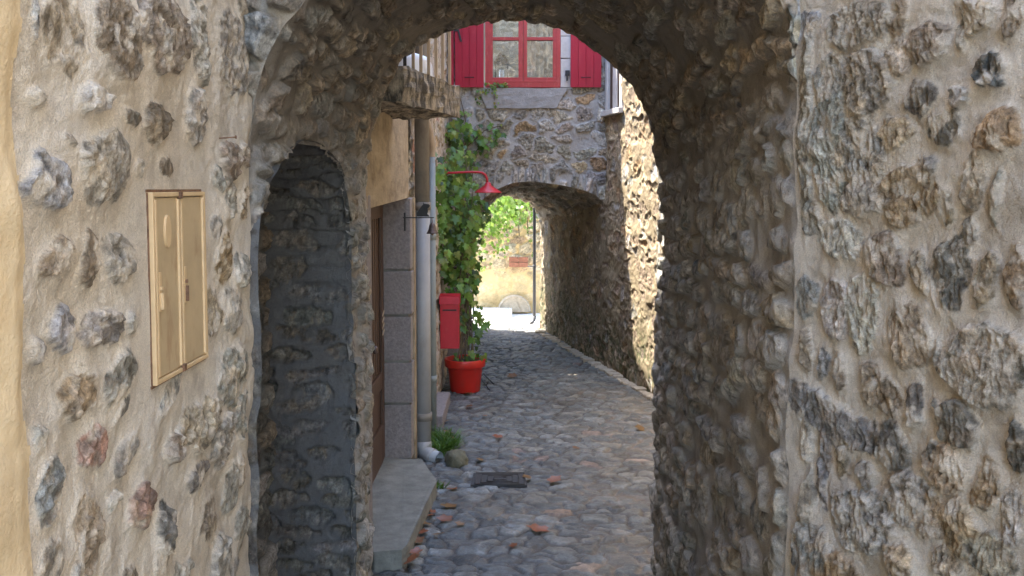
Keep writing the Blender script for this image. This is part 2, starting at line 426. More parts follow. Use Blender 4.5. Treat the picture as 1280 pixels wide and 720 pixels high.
XL, YL = -.77, 2.72                                   # left corner where the passage begins
XR, YR = .77, 2.53                                    # right corner
YF = 4.87                                             # far end of the passage

# ================================================================== GROUND
gm = MB(); gm.box((0,15,-.16), (400,400,.1))
prop(gm.build('ground', plain('earth', (.12,.10,.08), .95)), kind='structure')
xs = lin(-1.25, 2.6, .0115); ys = join(lin(-1.5, 4.2, .15), lin(4.2, 8.5, .011), lin(8.5, 13.65, .02))
P = np.zeros((len(xs), len(ys), 3)); P[...,0] = xs[:,None]; P[...,1] = ys[None,:]
U, V = P[...,0].copy(), P[...,1].copy()
wu = U+fbm(U*4, V*4, 300, 4)*.045; wv = V+fbm(U*4+9, V*4, 301, 4)*.035
f1, f2, iu, iv, px_, py_ = vor(wu/.15+.5*np.floor(wv/.128), wv/.128, 310, .92)
z0 = np.zeros_like(iu); rr = [_h(iu, iv, z0, 330+k) for k in range(8)]
e = f2-f1; m = ss(.05, .20, e)
big = fbm(U*.8, V*.8, 320, 3); mid = fbm(U*9, V*9, 321, 4); fine = fbm(U*30, V*30, 322, 3)
h = big*.012+.8*m*(.014+.010*rr[0]+.012*np.clip(e,0,1)+.013*((rr[1]-.5)*px_+(rr[2]-.5)*py_))+mid*.003*m+fine*.002
cp = np.array([(.158,.18,.19),(.195,.22,.23),(.13,.15,.16),(.235,.255,.255),(.17,.18,.175),(.22,.225,.205),(.143,.165,.175)])
col = cp[np.minimum((rr[3]*7).astype(int),6)]*(.75+.5*rr[4])[...,None]
# cement smeared over the paving on the right and a few reddish stones
earth = np.array([.095,.085,.075])*(1+.2*mid)[...,None]
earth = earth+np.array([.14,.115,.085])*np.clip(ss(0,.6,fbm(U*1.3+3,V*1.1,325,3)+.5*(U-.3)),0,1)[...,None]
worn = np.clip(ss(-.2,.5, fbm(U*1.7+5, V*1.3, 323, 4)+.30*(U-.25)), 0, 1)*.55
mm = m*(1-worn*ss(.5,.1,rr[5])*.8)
col = col*mm[...,None]+earth*(1-mm)[...,None]
red = ((rr[6] > .985) & (U > 0))[...,None]*np.array([.10,.02,-.01]); col = col+red*mm[...,None]
col = col*(1+.22*mid+.12*fine)[...,None]
h = h*(1-.35*worn)
bounce_tint = np.clip(ss(-.35,.9, U-.10*(V-6)*0+.35*fbm(U*1.1,V*1.1,326,3)), 0, 1)[...,None]; col = col*.72*(1+bounce_tint*np.array([.16,.04,-.12]))  # warm light bounced off the sunny wall, tinted into the right side
ca_, cb_ = on_z(590,590,0), on_z(657,606,0); h = np.where((U > ca_[0]-.02) & (U < cb_[0]+.02) & (V < ca_[1]+.02) & (V > cb_[1]-.02), np.minimum(h, .012), h)
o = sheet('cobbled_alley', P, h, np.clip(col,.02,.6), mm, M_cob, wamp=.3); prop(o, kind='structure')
cy = MB(); cy.box((0,20,-.055), (30,12.7,.1)); prop(cy.build('courtyard_paving', M_pave), kind='structure')
cy = MB(); cy.box((0,-11,-.055),(30,19,.1)); prop(cy.build('bounce_paving', plain('bounce_paving', (.26,.24,.21), .9)), kind='structure')  # unseen paving behind the viewer, added to bounce sunlight onto the near walls

# ================================================================== LEFT NEAR WALL (rubble in pale mortar)
def pxst(lst, conv, du, dv):
    out = []
    for x, y, w, hgt, c, *a in lst:
        u0, v0 = conv(x, y); ul, _ = conv(x-w/2, y); ur, _ = conv(x+w/2, y); _, vt = conv(x, y-hgt/2); _, vb = conv(x, y+hgt/2)
        out.append((u0, v0, max(.008, abs(ur-ul)/2*du), max(.008, abs(vt-vb)/2*dv), c, a[0] if a else 0))
    return out
def convL(x, y): p = on_x(x, y, XL); return p[1], p[2]
LST = [(75,40,46,110,'t'),(138,45,44,118,'n'),(203,40,52,118,'n'),(250,45,22,110,'g'),(290,65,30,95,'g'),(312,25,22,60,'n'),(172,20,14,60,'g'),
 (36,25,10,50,'b'),(245,148,22,66,'g'),(110,127,30,30,'p'),(55,228,44,72,'b'),(128,215,64,95,'g'),(160,147,22,20,'d'),(195,160,32,46,'n'),(173,213,14,24,'g'),
 (208,210,16,26,'n'),(48,125,18,22,'p'),(82,172,12,12,'t'),(70,327,42,55,'t'),(112,325,24,70,'n'),(148,325,34,60,'g'),(285,200,20,45,'n'),(285,250,14,45,'g'),
 (303,195,12,32,'n'),(270,225,10,26,'p'),(282,320,18,60,'o'),(300,335,16,40,'g'),(268,285,10,30,'g'),(82,413,32,58,'b'),(127,416,40,44,'g'),(162,405,14,28,'g'),
 (150,470,40,42,'d',.3),(103,500,46,58,'o'),(154,511,18,18,'d',.5),(120,556,32,50,'r'),(161,566,30,38,'g',.5),(60,610,32,96,'b'),(112,672,36,100,'t'),
 (146,623,16,14,'p'),(178,632,24,56,'r'),(206,662,18,60,'d'),(62,700,26,50,'g'),(212,493,30,28,'g',.4),(250,528,44,60,'t'),(218,555,14,36,'n'),(275,552,26,60,'g'),
 (246,594,24,34,'d'),(290,610,18,60,'g'),(262,650,24,62,'n',-.2),(278,700,24,56,'g'),(265,390,22,60,'t'),(290,385,18,60,'g'),(288,468,34,70,'g'),(301,520,14,60,'b'),
 (305,660,16,50,'g'),(50,545,16,30,'p'),(96,735,30,60,'g'),(160,735,34,50,'n'),(225,725,24,40,'g'),(48,440,14,40,'p'),(300,590,10,40,'t'),(305,250,12,40,'t'),(200,700,14,30,'t')]
LS = pxst(LST, convL, 1.22, 1.18)
for _ in range(150):                                  # the rest of the wall, out of the picture
    y = rng.uniform(1.1, 2.65); z = rng.choice([rng.uniform(.05,1.15), rng.uniform(2.62,5.7)])
    LS.append((y, z, rng.uniform(.03,.09), rng.uniform(.03,.08), rng.choice('ggntbo'), rng.uniform(-.3,.3)))
s = lin(1.15, YL, .0034); z = join(lin(-.05,1.1,.03), lin(1.1,2.72,.0034), lin(2.72,7.1,.05))
P = np.zeros((len(s), len(z), 3)); P[...,0] = XL; P[...,1] = s[:,None]; P[...,2] = z[None,:]
S, Z = np.meshgrid(s, z, indexing='ij')
h, col, m = hand_stones(S, Z, LS, 11, (.74,.65,.52), relief=.011, jag=.009)
tp = ss(YL, YL-.06, S)
win_ = ss(.16, 0, np.maximum(np.abs(S-2.105)-.17, np.abs(Z-1.885)-.21))
h = h*(1-.85*win_)
o = sheet('stone_wall', P, h, col, m, M_left, flip=False, taper=tp, wamp=1-win_)
prop(o, 'pale mortared rubble stone wall with the tan meter cabinet let into it, left of the archway', 'stone wall')

# ochre rendered wall of the next house, lapped over the stones
s = join(lin(-5,1.0,.25), lin(1.0,1.62,.006)); z = join(lin(-.05,1.0,.05), lin(1.0,2.75,.008), lin(2.75,7.1,.08))
P = np.zeros((len(s), len(z), 3)); P[...,0] = XL+.018; P[...,1] = s[:,None]; P[...,2] = z[None,:]
S, Z = np.meshgrid(s, z, indexing='ij')
ra, rb = on_x(29, 0, XL+.018), on_x(52, 720, XL+.018)
edge = ra[1]+(rb[1]-ra[1])*(ra[2]-Z)/(ra[2]-rb[2])+.012*fbm(Z*6, Z*0, 77, 4)
h = fbm(S*8, Z*8, 55, 4)*.003-ss(-.05, 0, S-edge)*.012
o = sheet('rendered_wall', P, h, np.ones(P.shape), np.zeros(S.shape), M_ochre, keep=(S < edge))
prop(o, 'ochre yellow rendered wall at the far left edge beside the rubble wall', 'rendered wall')

# ================================================================== METER CABINET
cb = thing('meter_cabinet', 'tan painted two door metal meter cabinet set flush into the left rubble wall', 'cabinet', on_x(216, 480, XL+.02))
x0 = XL-.003
ya0, ya1 = on_x(183,300,x0)[1], on_x(250,300,x0)[1]
zt, zb = on_x(183,241,x0)[2], on_x(186,483,x0)[2]
ym = on_x(218,300,x0)[1]; D = .014
f = MB(); f.box((x0,(ya0+ya1)/2,zt-.004),(.03,ya1-ya0,.010)); f.box((x0,(ya0+ya1)/2,zb+.004),(.03,ya1-ya0,.010))
f.box((x0,ya0+.005,(zt+zb)/2),(.031,.010,zt-zb)); f.box((x0,ya1-.005,(zt+zb)/2),(.031,.010,zt-zb)); f.box((x0-.02,(ya0+ya1)/2,(zt+zb)/2),(.02,ya1-ya0,zt-zb))
f.build('frame', M_cab_edge, cb, bevel=.002)
for k, (a, b) in enumerate(((ya0+.011, ym-.003), (ym+.003, ya1-.011))):
    d = MB(); d.box((x0+.004,(a+b)/2,(zt+zb)/2),(.014,b-a,zt-zb-.022))
    dd = d.build('door', M_cab, cb, bevel=.002)
    e_ = MB()
    for yy in (a+.006, b-.006): e_.box((x0+.013,yy,(zt+zb)/2),(.006,.009,zt-zb-.03))
    e_.build('door_rim', M_cab_edge, dd, bevel=.0015)
    hy = a+.024; hz = zb+(zt-zb)*.45
    hb = MB(); hb.box((x0+.0125,hy,hz+.012),(.004,.012,.085)); hb.build('lock_plate', M_cab_edge, dd, bevel=.001)
    hd = MB(); hd.box((x0+.017,hy,hz-.008),(.008,.006,.036)); hd.box((x0+.016,hy,hz+.02),(.006,.008,.008)); hd.build('handle', M_rust if k else M_cab_edge, dd, bevel=.001)
    if k == 0:
        ov = MB(); cyy, czz = a+(b-a)*.5, zt-.085
        n = 20; ov.slab([(x0+.011, cyy+.017*math.cos(2*math.pi*i/n), czz+.036*math.sin(2*math.pi*i/n)) for i in range(n)], (.005,0,0))
        ov.build('oval_badge', M_cab_edge, dd, bevel=.0015)
for zz in (zt-.006, zb+.008):
    hg = MB(); hg.box((x0+.016, ym, zz),(.008,.016,.016)); hg.build('hinge', M_rust, cb, bevel=.001)
rs = MB(); rs.box((x0-.006,(ya0+ya1)/2,zt+.004),(.02,ya1-ya0+.012,.006)); rs.box((x0-.004,(ya0+ya1)/2,zb-.004),(.02,ya1-ya0+.012,.006)); rs.box((x0-.004,ya0-.001,(zt+zb)/2),(.02,.004,zt-zb)); rs.build('rusty_seam', M_rust, cb)
nl = MB(); p = on_x(286,173,XL+.02); nl.tube([(XL-.01,p[1],p[2]),(XL+.035,p[1]+.01,p[2]+.004)], .0022, 6); nl.tube([(XL+.035,p[1]+.01,p[2]+.004),(XL+.037,p[1]+.01,p[2]+.004)], .005, 8)
prop(nl.build('wall_nail', M_rust), 'rusty nail sticking out of the mortar above the cabinet', 'nail')

# ================================================================== RIGHT NEAR WALL
ANG = R(28); dirR = np.array([math.sin(ANG), -math.cos(ANG)]); nR = np.array([-math.cos(ANG), -math.sin(ANG)])
def convR(x, y):
    p = on_plane(x, y, (XR, YR), nR); return (p[0]-XR)*dirR[0]+(p[1]-YR)*dirR[1], p[2]
RST = [(1075,28,76,54,'g'),(1004,34,30,30,'w'),(1005,150,16,200,'p'),(1036,103,34,72,'b'),(1085,105,46,80,'g'),(1125,20,15,50,'n'),(1158,55,48,52,'n'),
 (1150,122,32,40,'d',.5),(1180,160,46,46,'d'),(1120,165,34,36,'t'),(1239,92,44,44,'k'),(1270,22,28,46,'n'),(1220,18,40,46,'t'),(1253,168,48,46,'o'),
 (1037,190,38,130,'b'),(1077,205,44,96,'g'),(1078,250,52,46,'g'),(1138,242,62,80,'o'),(1183,258,18,50,'t'),(1221,232,26,70,'t'),(1252,250,12,60,'p'),
 (1010,275,22,38,'b'),(1045,302,50,48,'p'),(1105,325,44,60,'n',-.3),(1150,335,18,50,'d'),(1192,340,44,82,'d'),(1237,350,22,60,'n'),(1270,345,24,76,'o'),
 (1003,375,22,50,'b'),(1040,385,32,70,'p'),(1075,388,34,92,'p'),(1004,440,12,40,'n'),(1027,455,14,40,'b'),(1050,465,12,38,'n'),(1140,420,48,88,'t'),
 (1176,440,9,48,'k'),(1152,358,18,12,'t'),(1232,455,78,100,'p',.1),(1100,492,46,44,'n',-.5),(1141,508,16,50,'d'),(1035,522,96,52,'b',-.35),(1110,555,40,48,'d',-.3),
 (1197,532,56,54,'d',-.6),(1182,588,48,58,'t',-.3),(1235,610,32,68,'o',-.2),(1275,560,24,56,'d'),(1006,548,12,46,'g'),(1028,590,16,88,'b'),(1052,570,14,36,'t'),
 (1010,620,14,60,'g'),(1080,650,62,72,'g'),(1135,622,48,60,'p',-.5),(1163,650,28,56,'t'),(1200,660,42,68,'t'),(1267,650,24,80,'p'),(1245,702,58,56,'g'),
 (1010,690,28,70,'b'),(1040,705,28,50,'g'),(1130,702,30,46,'t'),(1185,708,36,38,'g'),(1085,592,20,28,'g'),(1165,205,18,18,'p'),(1200,120,20,26,'p'),(1215,290,16,30,'g'),
 (1120,75,22,40,'g'),(1200,45,16,40,'g'),(1275,470,12,50,'d'),(1165,560,14,24,'g')]
RS = pxst(RST, convR, 1.34, 1.25)
for _ in range(420):
    if rng.random() < .6: u_, z_ = rng.uniform(.75, 3.0), rng.uniform(.1, 6)
    else: u_, z_ = rng.uniform(.03, .8), rng.choice([rng.uniform(.05,1.15), rng.uniform(2.62,6)])
    RS.append((u_, z_, rng.uniform(.04,.1), rng.uniform(.03,.08), rng.choice('ggntbo'), rng.uniform(-.3,.3)))
s = join(lin(0,.85,.0029), lin(.85,3.0,.03)); z = join(lin(-.05,1.1,.03), lin(1.1,2.72,.0031), lin(2.72,9,.05))
ptsR = [(XR,YR), (XR+dirR[0]*3.0, YR+dirR[1]*3.0)]
P, S, Z = wall_grid(ptsR, s, z)
h, col, m = hand_stones(S, Z, RS, 23, (.62,.56,.47), relief=.016, bark=True)
o = sheet('stone_wall', P, h, col, m, M_right, flip=False, taper=ss(0,.05,S))
prop(o, 'grey rubble stone wall with large rough stones, right of the archway', 'stone wall')
pb = MB(); q = (ptsR[1][0], ptsR[1][1]); pb.box((q[0]+.2, (q[1]-5)/2, 4.5),(.4, abs(-5-q[1]), 9))
prop(pb.build('rendered_wall', M_wstone), 'plain rendered house wall behind the viewer on the right of the alley', 'rendered wall')

# ================================================================== PASSAGE HOUSE
ph = thing('passage_house', 'stone house bridging the alley with a rough rubble vaulted passage and dark niche', 'house', (0,3.8,0))
near = [(XL,2.22),(-.765,2.36),(-.70,2.52),(-.58,2.66),(-.36,2.93),(0,3.13),(.36,3.05),(.60,2.86),(.715,2.64),(.762,2.50),(XR,2.36)]
farp = [(470,150),(474,125),(505,70),(532,51),(560,38),(600,27),(640,22),(680,28),(720,45),(760,75),(790,106),(810,152),(819,190)]
far = [(XL-.0,2.25)]+[(on_y(a,b,YF)[0], on_y(a,b,YF)[2]) for a,b in farp][0:]+[(XR,2.14)]
def prof(arch, n_arch, zs):
    a = np.array(arch, float)
    for _ in range(2):                                # round the polyline a little
        b = [a[0]]
        for i in range(len(a)-1): b += [a[i]*.75+a[i+1]*.25, a[i]*.25+a[i+1]*.75]
        b.append(a[-1]); a = np.array(b)
    L = np.concatenate([[0], np.cumsum(np.linalg.norm(np.diff(a, axis=0), axis=1))]); t = np.linspace(0, L[-1], n_arch)
    A = np.stack([np.interp(t, L, a[:,0]), np.interp(t, L, a[:,1])], -1)
    lz = np.linspace(-.05, A[0,1], zs)[:-1]; rz = np.linspace(A[-1,1], -.05, zs)[1:]
    return np.concatenate([np.stack([np.full(zs-1, XL), lz], -1), A, np.stack([np.full(zs-1, XR), rz], -1)])
nA, nZ = 300, 235
pn, pf = prof(near, nA, nZ), prof(far, nA, nZ)
T = pn.shape[0]; tt = np.linspace(0,1,T); nD = 280; w = np.linspace(0,1,nD)
ynear = np.interp(np.arange(T), [0, nZ, nZ+nA, T], [YL, YL, YR, YR]); yfar = np.full(T, YF)
P = np.zeros((T, nD, 3))
P[...,0] = pn[:,0][:,None]*(1-w)+pf[:,0][:,None]*w; P[...,2] = pn[:,1][:,None]*(1-w)+pf[:,1][:,None]*w
P[...,1] = ynear[:,None]*(1-w)+yfar[:,None]*w
arc = np.concatenate([[0], np.cumsum(np.linalg.norm(np.diff(pf, axis=0), axis=1))])
Ua = P[...,1]; Va = np.broadcast_to(arc[:,None], Ua.shape).copy()
inA = (np.arange(T) > nZ-25) & (np.arange(T) < nZ+nA+25)
moss = ss(1.3, .1, P[...,2])*.6
def courses(u0, u1, v0, v1, rw, rh, pal, seed, fill=.9, k=1.0):
    r = random.Random(seed); out = []; v = v0
    while v < v1:
        hh = r.uniform(*rh); u = u0-r.uniform(0,.2)
        while u < u1:
            ww = r.uniform(*rw)
            if r.random() < fill:
                out.append((u+ww/2+r.uniform(-.012,.012), v+hh/2+r.uniform(-.02,.02), ww/2*k*r.uniform(.85,1.05), hh/2*k*r.uniform(.8,1.12), r.choice(pal), r.uniform(-.22,.22)))
            u += ww
        v += hh
    return out
nZa = arc[nZ]; nZb = arc[nZ+nA-1]
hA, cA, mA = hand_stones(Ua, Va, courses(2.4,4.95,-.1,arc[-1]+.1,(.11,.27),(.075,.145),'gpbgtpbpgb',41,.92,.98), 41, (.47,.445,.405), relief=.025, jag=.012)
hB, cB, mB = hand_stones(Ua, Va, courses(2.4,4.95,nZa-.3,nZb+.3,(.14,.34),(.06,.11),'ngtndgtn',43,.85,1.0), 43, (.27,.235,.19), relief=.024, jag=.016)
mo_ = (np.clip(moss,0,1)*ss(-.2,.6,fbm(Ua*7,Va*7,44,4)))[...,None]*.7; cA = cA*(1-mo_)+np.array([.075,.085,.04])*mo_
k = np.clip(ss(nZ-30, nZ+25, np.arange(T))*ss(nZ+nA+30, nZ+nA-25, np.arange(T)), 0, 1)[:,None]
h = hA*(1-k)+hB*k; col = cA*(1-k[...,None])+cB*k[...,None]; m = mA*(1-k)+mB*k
tp = ss(0, .045, Ua-ynear[:,None])*(.35+.65*ss(0, .14, YF-Ua))
# niche opening in the left wall
NY0, NY1, NZS, NZT = YL-.03, 4.30, 1.84, 2.27
Y_, Z_ = P[...,1], P[...,2]
def niche_top(y):
    t = np.clip((y-(NY0+NY1)/2)/((NY1-NY0)/2), -1, 1); return NZS+(NZT-NZS)*np.sqrt(np.maximum(0, 1-np.abs(t)**2.3))
isl = (np.arange(T) < nZ+12)[:,None]
hole = isl & (Y_ > NY0+.014) & (Y_ < NY1-.014) & (Z_ < niche_top(Y_)-.016)
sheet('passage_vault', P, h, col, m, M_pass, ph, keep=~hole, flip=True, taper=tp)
# niche: reveal swept along the outline, then the back
n1_, n2_ = 150, 90
yy = NY0+(NY1-NY0)*(1-np.cos(np.linspace(0, math.pi, n2_*2)))/2
out = [(NY1, z_) for z_ in np.linspace(-.05, NZS, n1_)][:-1]+[(y_, float(niche_top(y_))) for y_ in yy[::-1]]+[(NY0, z_) for z_ in np.linspace(NZS, -.05, n1_)][1:]
out = np.array(out); dep = lin(-.012, .44, .006)
P = np.zeros((len(out), len(dep), 3)); P[...,0] = XL+.012-dep[None,:]; P[...,1] = out[:,0][:,None]; P[...,2] = out[:,1][:,None]
al = np.concatenate([[0], np.cumsum(np.linalg.norm(np.diff(out, axis=0), axis=1))])
S, D2 = np.meshgrid(al, dep, indexing='ij')
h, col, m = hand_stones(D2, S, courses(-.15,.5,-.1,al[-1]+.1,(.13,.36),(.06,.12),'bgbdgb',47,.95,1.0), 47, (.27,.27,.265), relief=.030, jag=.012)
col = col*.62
stepz = ss(1.35, 2.1, S)*ss(3.1, 2.2, S)             # corbelled courses of the head
h = h+stepz*.03*(((S/.085)%1)-.5)
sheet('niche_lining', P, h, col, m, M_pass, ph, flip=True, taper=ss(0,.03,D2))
yb = lin(NY0-.1, NY1+.1, .01); zb_ = lin(-.05, NZT+.1, .01)
P = np.zeros((len(yb), len(zb_), 3)); P[...,0] = XL-.40; P[...,1] = yb[:,None]; P[...,2] = zb_[None,:]
S, Z = np.meshgrid(yb, zb_, indexing='ij')
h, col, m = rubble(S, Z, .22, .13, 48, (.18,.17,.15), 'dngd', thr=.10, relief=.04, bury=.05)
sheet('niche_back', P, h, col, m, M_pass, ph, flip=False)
# street face above the arch, towards the viewer
A = pn[nZ-1:nZ+nA+1]; zz = np.linspace(0,1,220)**1.6
P = np.zeros((len(A), len(zz), 3)); P[...,0] = A[:,0][:,None]; P[...,1] = ynear[nZ-1:nZ+nA+1][:,None]; P[...,2] = A[:,1][:,None]*(1-zz)+5.2*zz
h, col, m = rubble(P[...,0], P[...,2], .17, .13, 51, (.42,.37,.30), 'ggbtnp', thr=.13, relief=.05, bury=.1)
sheet('street_face', P, h, col, m, M_left, ph, flip=False, taper=ss(0,.03,P[...,2]-A[:,1][:,None]))
# rear face, seen only from the alley beyond
A = pf[nZ-1:nZ+nA+1]; zz = np.linspace(0,1,60)**1.4
P = np.zeros((len(A), len(zz), 3)); P[...,0] = A[:,0][:,None]; P[...,1] = YF; P[...,2] = A[:,1][:,None]*(1-zz)+5.2*zz
h, col, m = rubble(P[...,0], P[...,2], .2, .13, 52, (.50,.43,.33), 'gttpn', thr=.15, relief=.02)
sheet('rear_face', P, h, col, m, M_alley, ph, flip=True, taper=ss(0,.03,P[...,2]-A[:,1][:,None]))
s = lin(XR, 2.6, .02); z = lin(-.05, 5.2, .03)
P, S, Z = wall_grid([(XR,YF),(2.6,YF)], s-XR, z)
h, col, m = rubble(S, Z, .2, .13, 53, (.50,.43,.33), 'gttpn', thr=.15, relief=.02)
sheet('rear_face', P, h, col, m, M_alley, ph, flip=True, taper=ss(0,.04,S))
b = MB(); b.box((-1.75,3.45,1.72),(.9,2.86,3.5)); b.box((-1.1,4.62,2.55),(.5,.46,5.2)); b.box((-1.1,3.6,3.75),(.5,2.3,2.8)); b.build('rubble_core', M_conc, ph)
b = MB(); b.box((-1.4,3.2,6.15),(1.5,.9,1.9)); b.build('sun_blocker', M_wstone, ph, bevel=.01)  # unseen box added to keep the sun off the near right wall
b = MB(); b.prism([(XL-1.5,YL),(XL,YL),(XR,YR),(XR+2.0,YR),(2.7,YF),(-1.9,YF)], 5.18, 5.32); b.build('roof', M_roof, ph)

# ================================================================== LEFT HOUSE WITH THE DOOR
XD = -.95                                             # plane of the door
lh = thing('plastered_house', 'old plastered house with brown door, stone jamb and balcony on the left of the alley', 'house', (-.85,6,0))
# pier between niche and door, continuing the passage wall, is part of the vault; the reveal behind it:
pr = MB(); pr.box((-.87,YF+.09,1.0),(.19,.16,2.12)); pr.build('door_pier', M_granite, lh, bevel=.01, sub=3, rough=.006)
# plaster above the door, its lower edge slightly tilted
wl = MB()
y0, y1, y2 = YF-.01, 6.65, 6.74; xa, xb = -.775, -.752
def xw(y): return xa+(xb-xa)*(y-YF)/(6.65-YF)
wl.slab([(xw(y0),y0,1.985),(xw(y1),y1,2.025),(xw(y2)-.005,y2,2.025),(xw(y2)-.005,y2,4.9),(xw(y0),y0,4.9)], (-.25,0,0))
wl.build('plaster_wall', M_plaster, lh, bevel=.006)
rt = MB(); rt.box((-.768,6.84,1.0),(.09,.11,2.05)); rt.build('plaster_strip', M_plaster, lh, bevel=.006, sub=2, rough=.004)
# jamb of dressed blocks facing the viewer
zj = [.10,.52,.83,1.17,1.50,2.03]
jb = MB()
for i in range(5):
    jb.box((-.86+.004*(i%2), 6.72, (zj[i]+zj[i+1])/2), (.25+.006*(i%2), .14+.008*(i%2), zj[i+1]-zj[i]-.016))
jb.build('door_jamb', M_granite, lh, bevel=.008, sub=3, rough=.0035)
mo = MB(); mo.box((-.87,6.73,1.0),(.23,.13,2.0)); mo.build('jamb_mortar', M_conc, lh)
# double leaf door
for a, b_ in ((5.05,5.84),(5.85,6.64)):
    d = MB(); d.box((XD-.02,(a+b_)/2,1.07),(.04,b_-a,1.90)); dr = d.build('door', M_wood, lh, bevel=.003)
    e_ = MB()
    for yy in (a+.06, b_-.06): e_.box((XD+.010,yy,1.07),(.022,.10,1.88))
    for zz_, hh in ((.26,.28),(.72,.12),(1.95,.13)): e_.box((XD+.009,(a+b_)/2,zz_),(.02,b_-a-.2,hh))
    e_.build('door_rail', M_wood, dr, bevel=.006)
    t_ = MB()
    for j in range(1,6): t_.box((XD+.002, a+.11+(b_-a-.22)*j/6, 1.34),(.006,.012,1.1))
    t_.build('door_bead', M_wood, dr, bevel=.002)
    v_ = MB()
    for j in range(4): v_.box((XD+.024, b_-.065, 1.06+.045*j),(.006,.085,.012), rx=.35)
    v_.build('vent_slat', M_slat, dr, bevel=.001)
kn = MB(); kn.lathe([(0,0),(.012,0),(.01,.02),(.026,.035),(.028,.05),(.018,.062),(0,.065)], (0,0,0), 16)
kn.bm.transform(Matrix.Translation((XD+.02,5.90,1.05)) @ Matrix.Rotation(math.pi/2,4,'Y')); kn.build('door_knob', M_bronze, lh)
dk = MB(); dk.box((-1.02,5.8,1.1),(.08,1.9,2.2)); dk.build('door_backing', M_wood, lh)
# balcony
bp = [(-.98,YF+.02),(-.575,YF+.02),(-.335,5.85),(-.90,5.95)]
zt_, zb_2 = on_y(574,108,5.85)[2], on_y(574,146,5.85)[2]
sl = MB(); sl.prism(bp, zb_2, zt_); slab = sl.build('balcony_slab', M_slab, lh, bevel=.012, sub=16, rough=.017)
fl = MB()
e0, e1 = np.array([-.60,4.98]), np.array([-.37,5.80])
for i, t in enumerate(np.linspace(0,1,8)):
    p = e0+(e1-e0)*t; fl = MB(); fl.box((p[0]-.02,p[1],zt_+.45),(.018,.030 if i>4 else .018,.90), rx=.02*(i%3-1)); fl.build('baluster', M_slat if i>1 else M_iron, slab, bevel=.002)
r_ = MB(); r_.box((*( (e0+e1)/2-[.02,0]),zt_+.93),(.06,.90,.05), rz=-math.atan2(e1[0]-e0[0],e1[1]-e0[1])); r_.build('handrail', M_slat, slab, bevel=.004)
# alley stretch of rubble beyond the pipes
s = lin(0, 3.85, .012); z = join(lin(-.05,3.6,.012), lin(3.6,4.9,.1))
P, S, Z = wall_grid([(-.77,6.86),(-.735,8.2),(-.715,9.2),(-.74,10.72)], s, z)
h, col, m = rubble(S, Z, .2, .13, 61, (.52,.45,.38), 'rptcpt', thr=.1, relief=.03, bury=.05)
sheet('rubble_wall', P, h, col, m, M_alley, lh, flip=True)
b = MB(); b.box((-2.3,7.8,2.42),(2.5,5.8,4.9)); b.build('house_core', M_conc, lh)
b = MB(); b.prism([(-3.5,YF),(-.68,YF),(-.62,6.9),(-.66,10.7),(-3.5,10.7)], 4.88, 5.0); b.build('roof', M_roof, lh)
# things on the balcony
tb = MB(); tb.lathe([(0,.19),(.10,.185),(.16,.165),(.195,.12),(.215,.03),(.225,0),(.21,0)], (0,0,0), 36)
c_ = on_y(521,90,5.55)
tb.bm.transform(Matrix.Translation((c_[0]-.07,5.60,zt_+.004)) @ Matrix.Diagonal((.8,1.15,.85,1)))
prop(tb.build('basin', M_white), 'white rounded upturned basin behind the balcony railing', 'basin')

# doorsteps
st = MB(); a_ = on_z(546,601,.12); b2 = on_z(506,690,.12)
st.prism([(-.965,YF+.18),(-.75,YF+.02),(b2[0]-.02,YF+.06),(b2[0],b2[1]+.1),(a_[0],a_[1]),(-.66,6.62),(-.965,6.66)], -.03, .12)
prop(st.build('doorstep', M_conc, bevel=.012, sub=6, rough=.006), 'long worn concrete doorstep below the brown door', 'doorstep')
st = MB(); st.box((-.665,8.35,.04),(.13,.95,.16)); prop(st.build('doorstep', M_granite, bevel=.012, sub=5, rough=.005, seed=3), 'small grey stone step against the wall before the red flowerpot', 'doorstep')

# ================================================================== PIPES
def pipe(label, x, y, z0, z1, r, mat, shoe=None, coll=(), topmat=None, zsplit=None):
    t = thing('drainpipe', label, 'drainpipe', (x,y,max(z0,0)))
    p = MB(); p.tube([(x,y,z0),(x,y,zsplit or z1)], r, 20); p.build('pipe', mat, t)
    if zsplit: q = MB(); q.tube([(x,y,zsplit),(x,y,z1)], r*.97, 20); q.build('upper_pipe', topmat, t)
    for zc in coll:
        c = MB(); c.tube([(x,y,zc-.03),(x,y,zc+.03)], r*1.12, 20); c.tube([(x,y,zc),(x-.1,y+.02,zc)], .008, 6); c.build('collar', mat if not topmat else topmat, t)
    return t
tA = pipe('thick grey drainpipe with brown upper half and a pale outlet at its foot', -.682, 7.0, .12, 4.85, .058, M_pipe, coll=(.34,1.96), topmat=M_pipetop, zsplit=1.93)
q = MB(); q.tube([(-.682,7.0,.14),(-.68,6.99,.09),(-.665,6.97,.06),(-.63,6.94,.05),(-.60,6.92,.045)], .060, 16); q.build('elbow', M_pipe, tA)
q = MB(); q.tube([(-.605,6.92,.045),(-.555,6.885,.04)], .052, 20, cap=False); q.tube([(-.555,6.885,.04),(-.60,6.915,.044)], .045, 20, cap=False); q.build('outlet', M_pvc, tA)
tB = pipe('thin grey green drainpipe just behind the thick grey one', -.664, 7.62, 0, 2.35, .032, M_pipe2, coll=(.5,1.7))
q = MB(); q.tube([(-.664,7.62,2.3),(-.664,7.62,2.36),(-.66,7.60,2.44),(-.67,7.5,2.56),(-.70,7.45,2.66),(-.70,7.45,4.85)], .032, 14); q.build('bent_pipe', M_pipeb, tB)

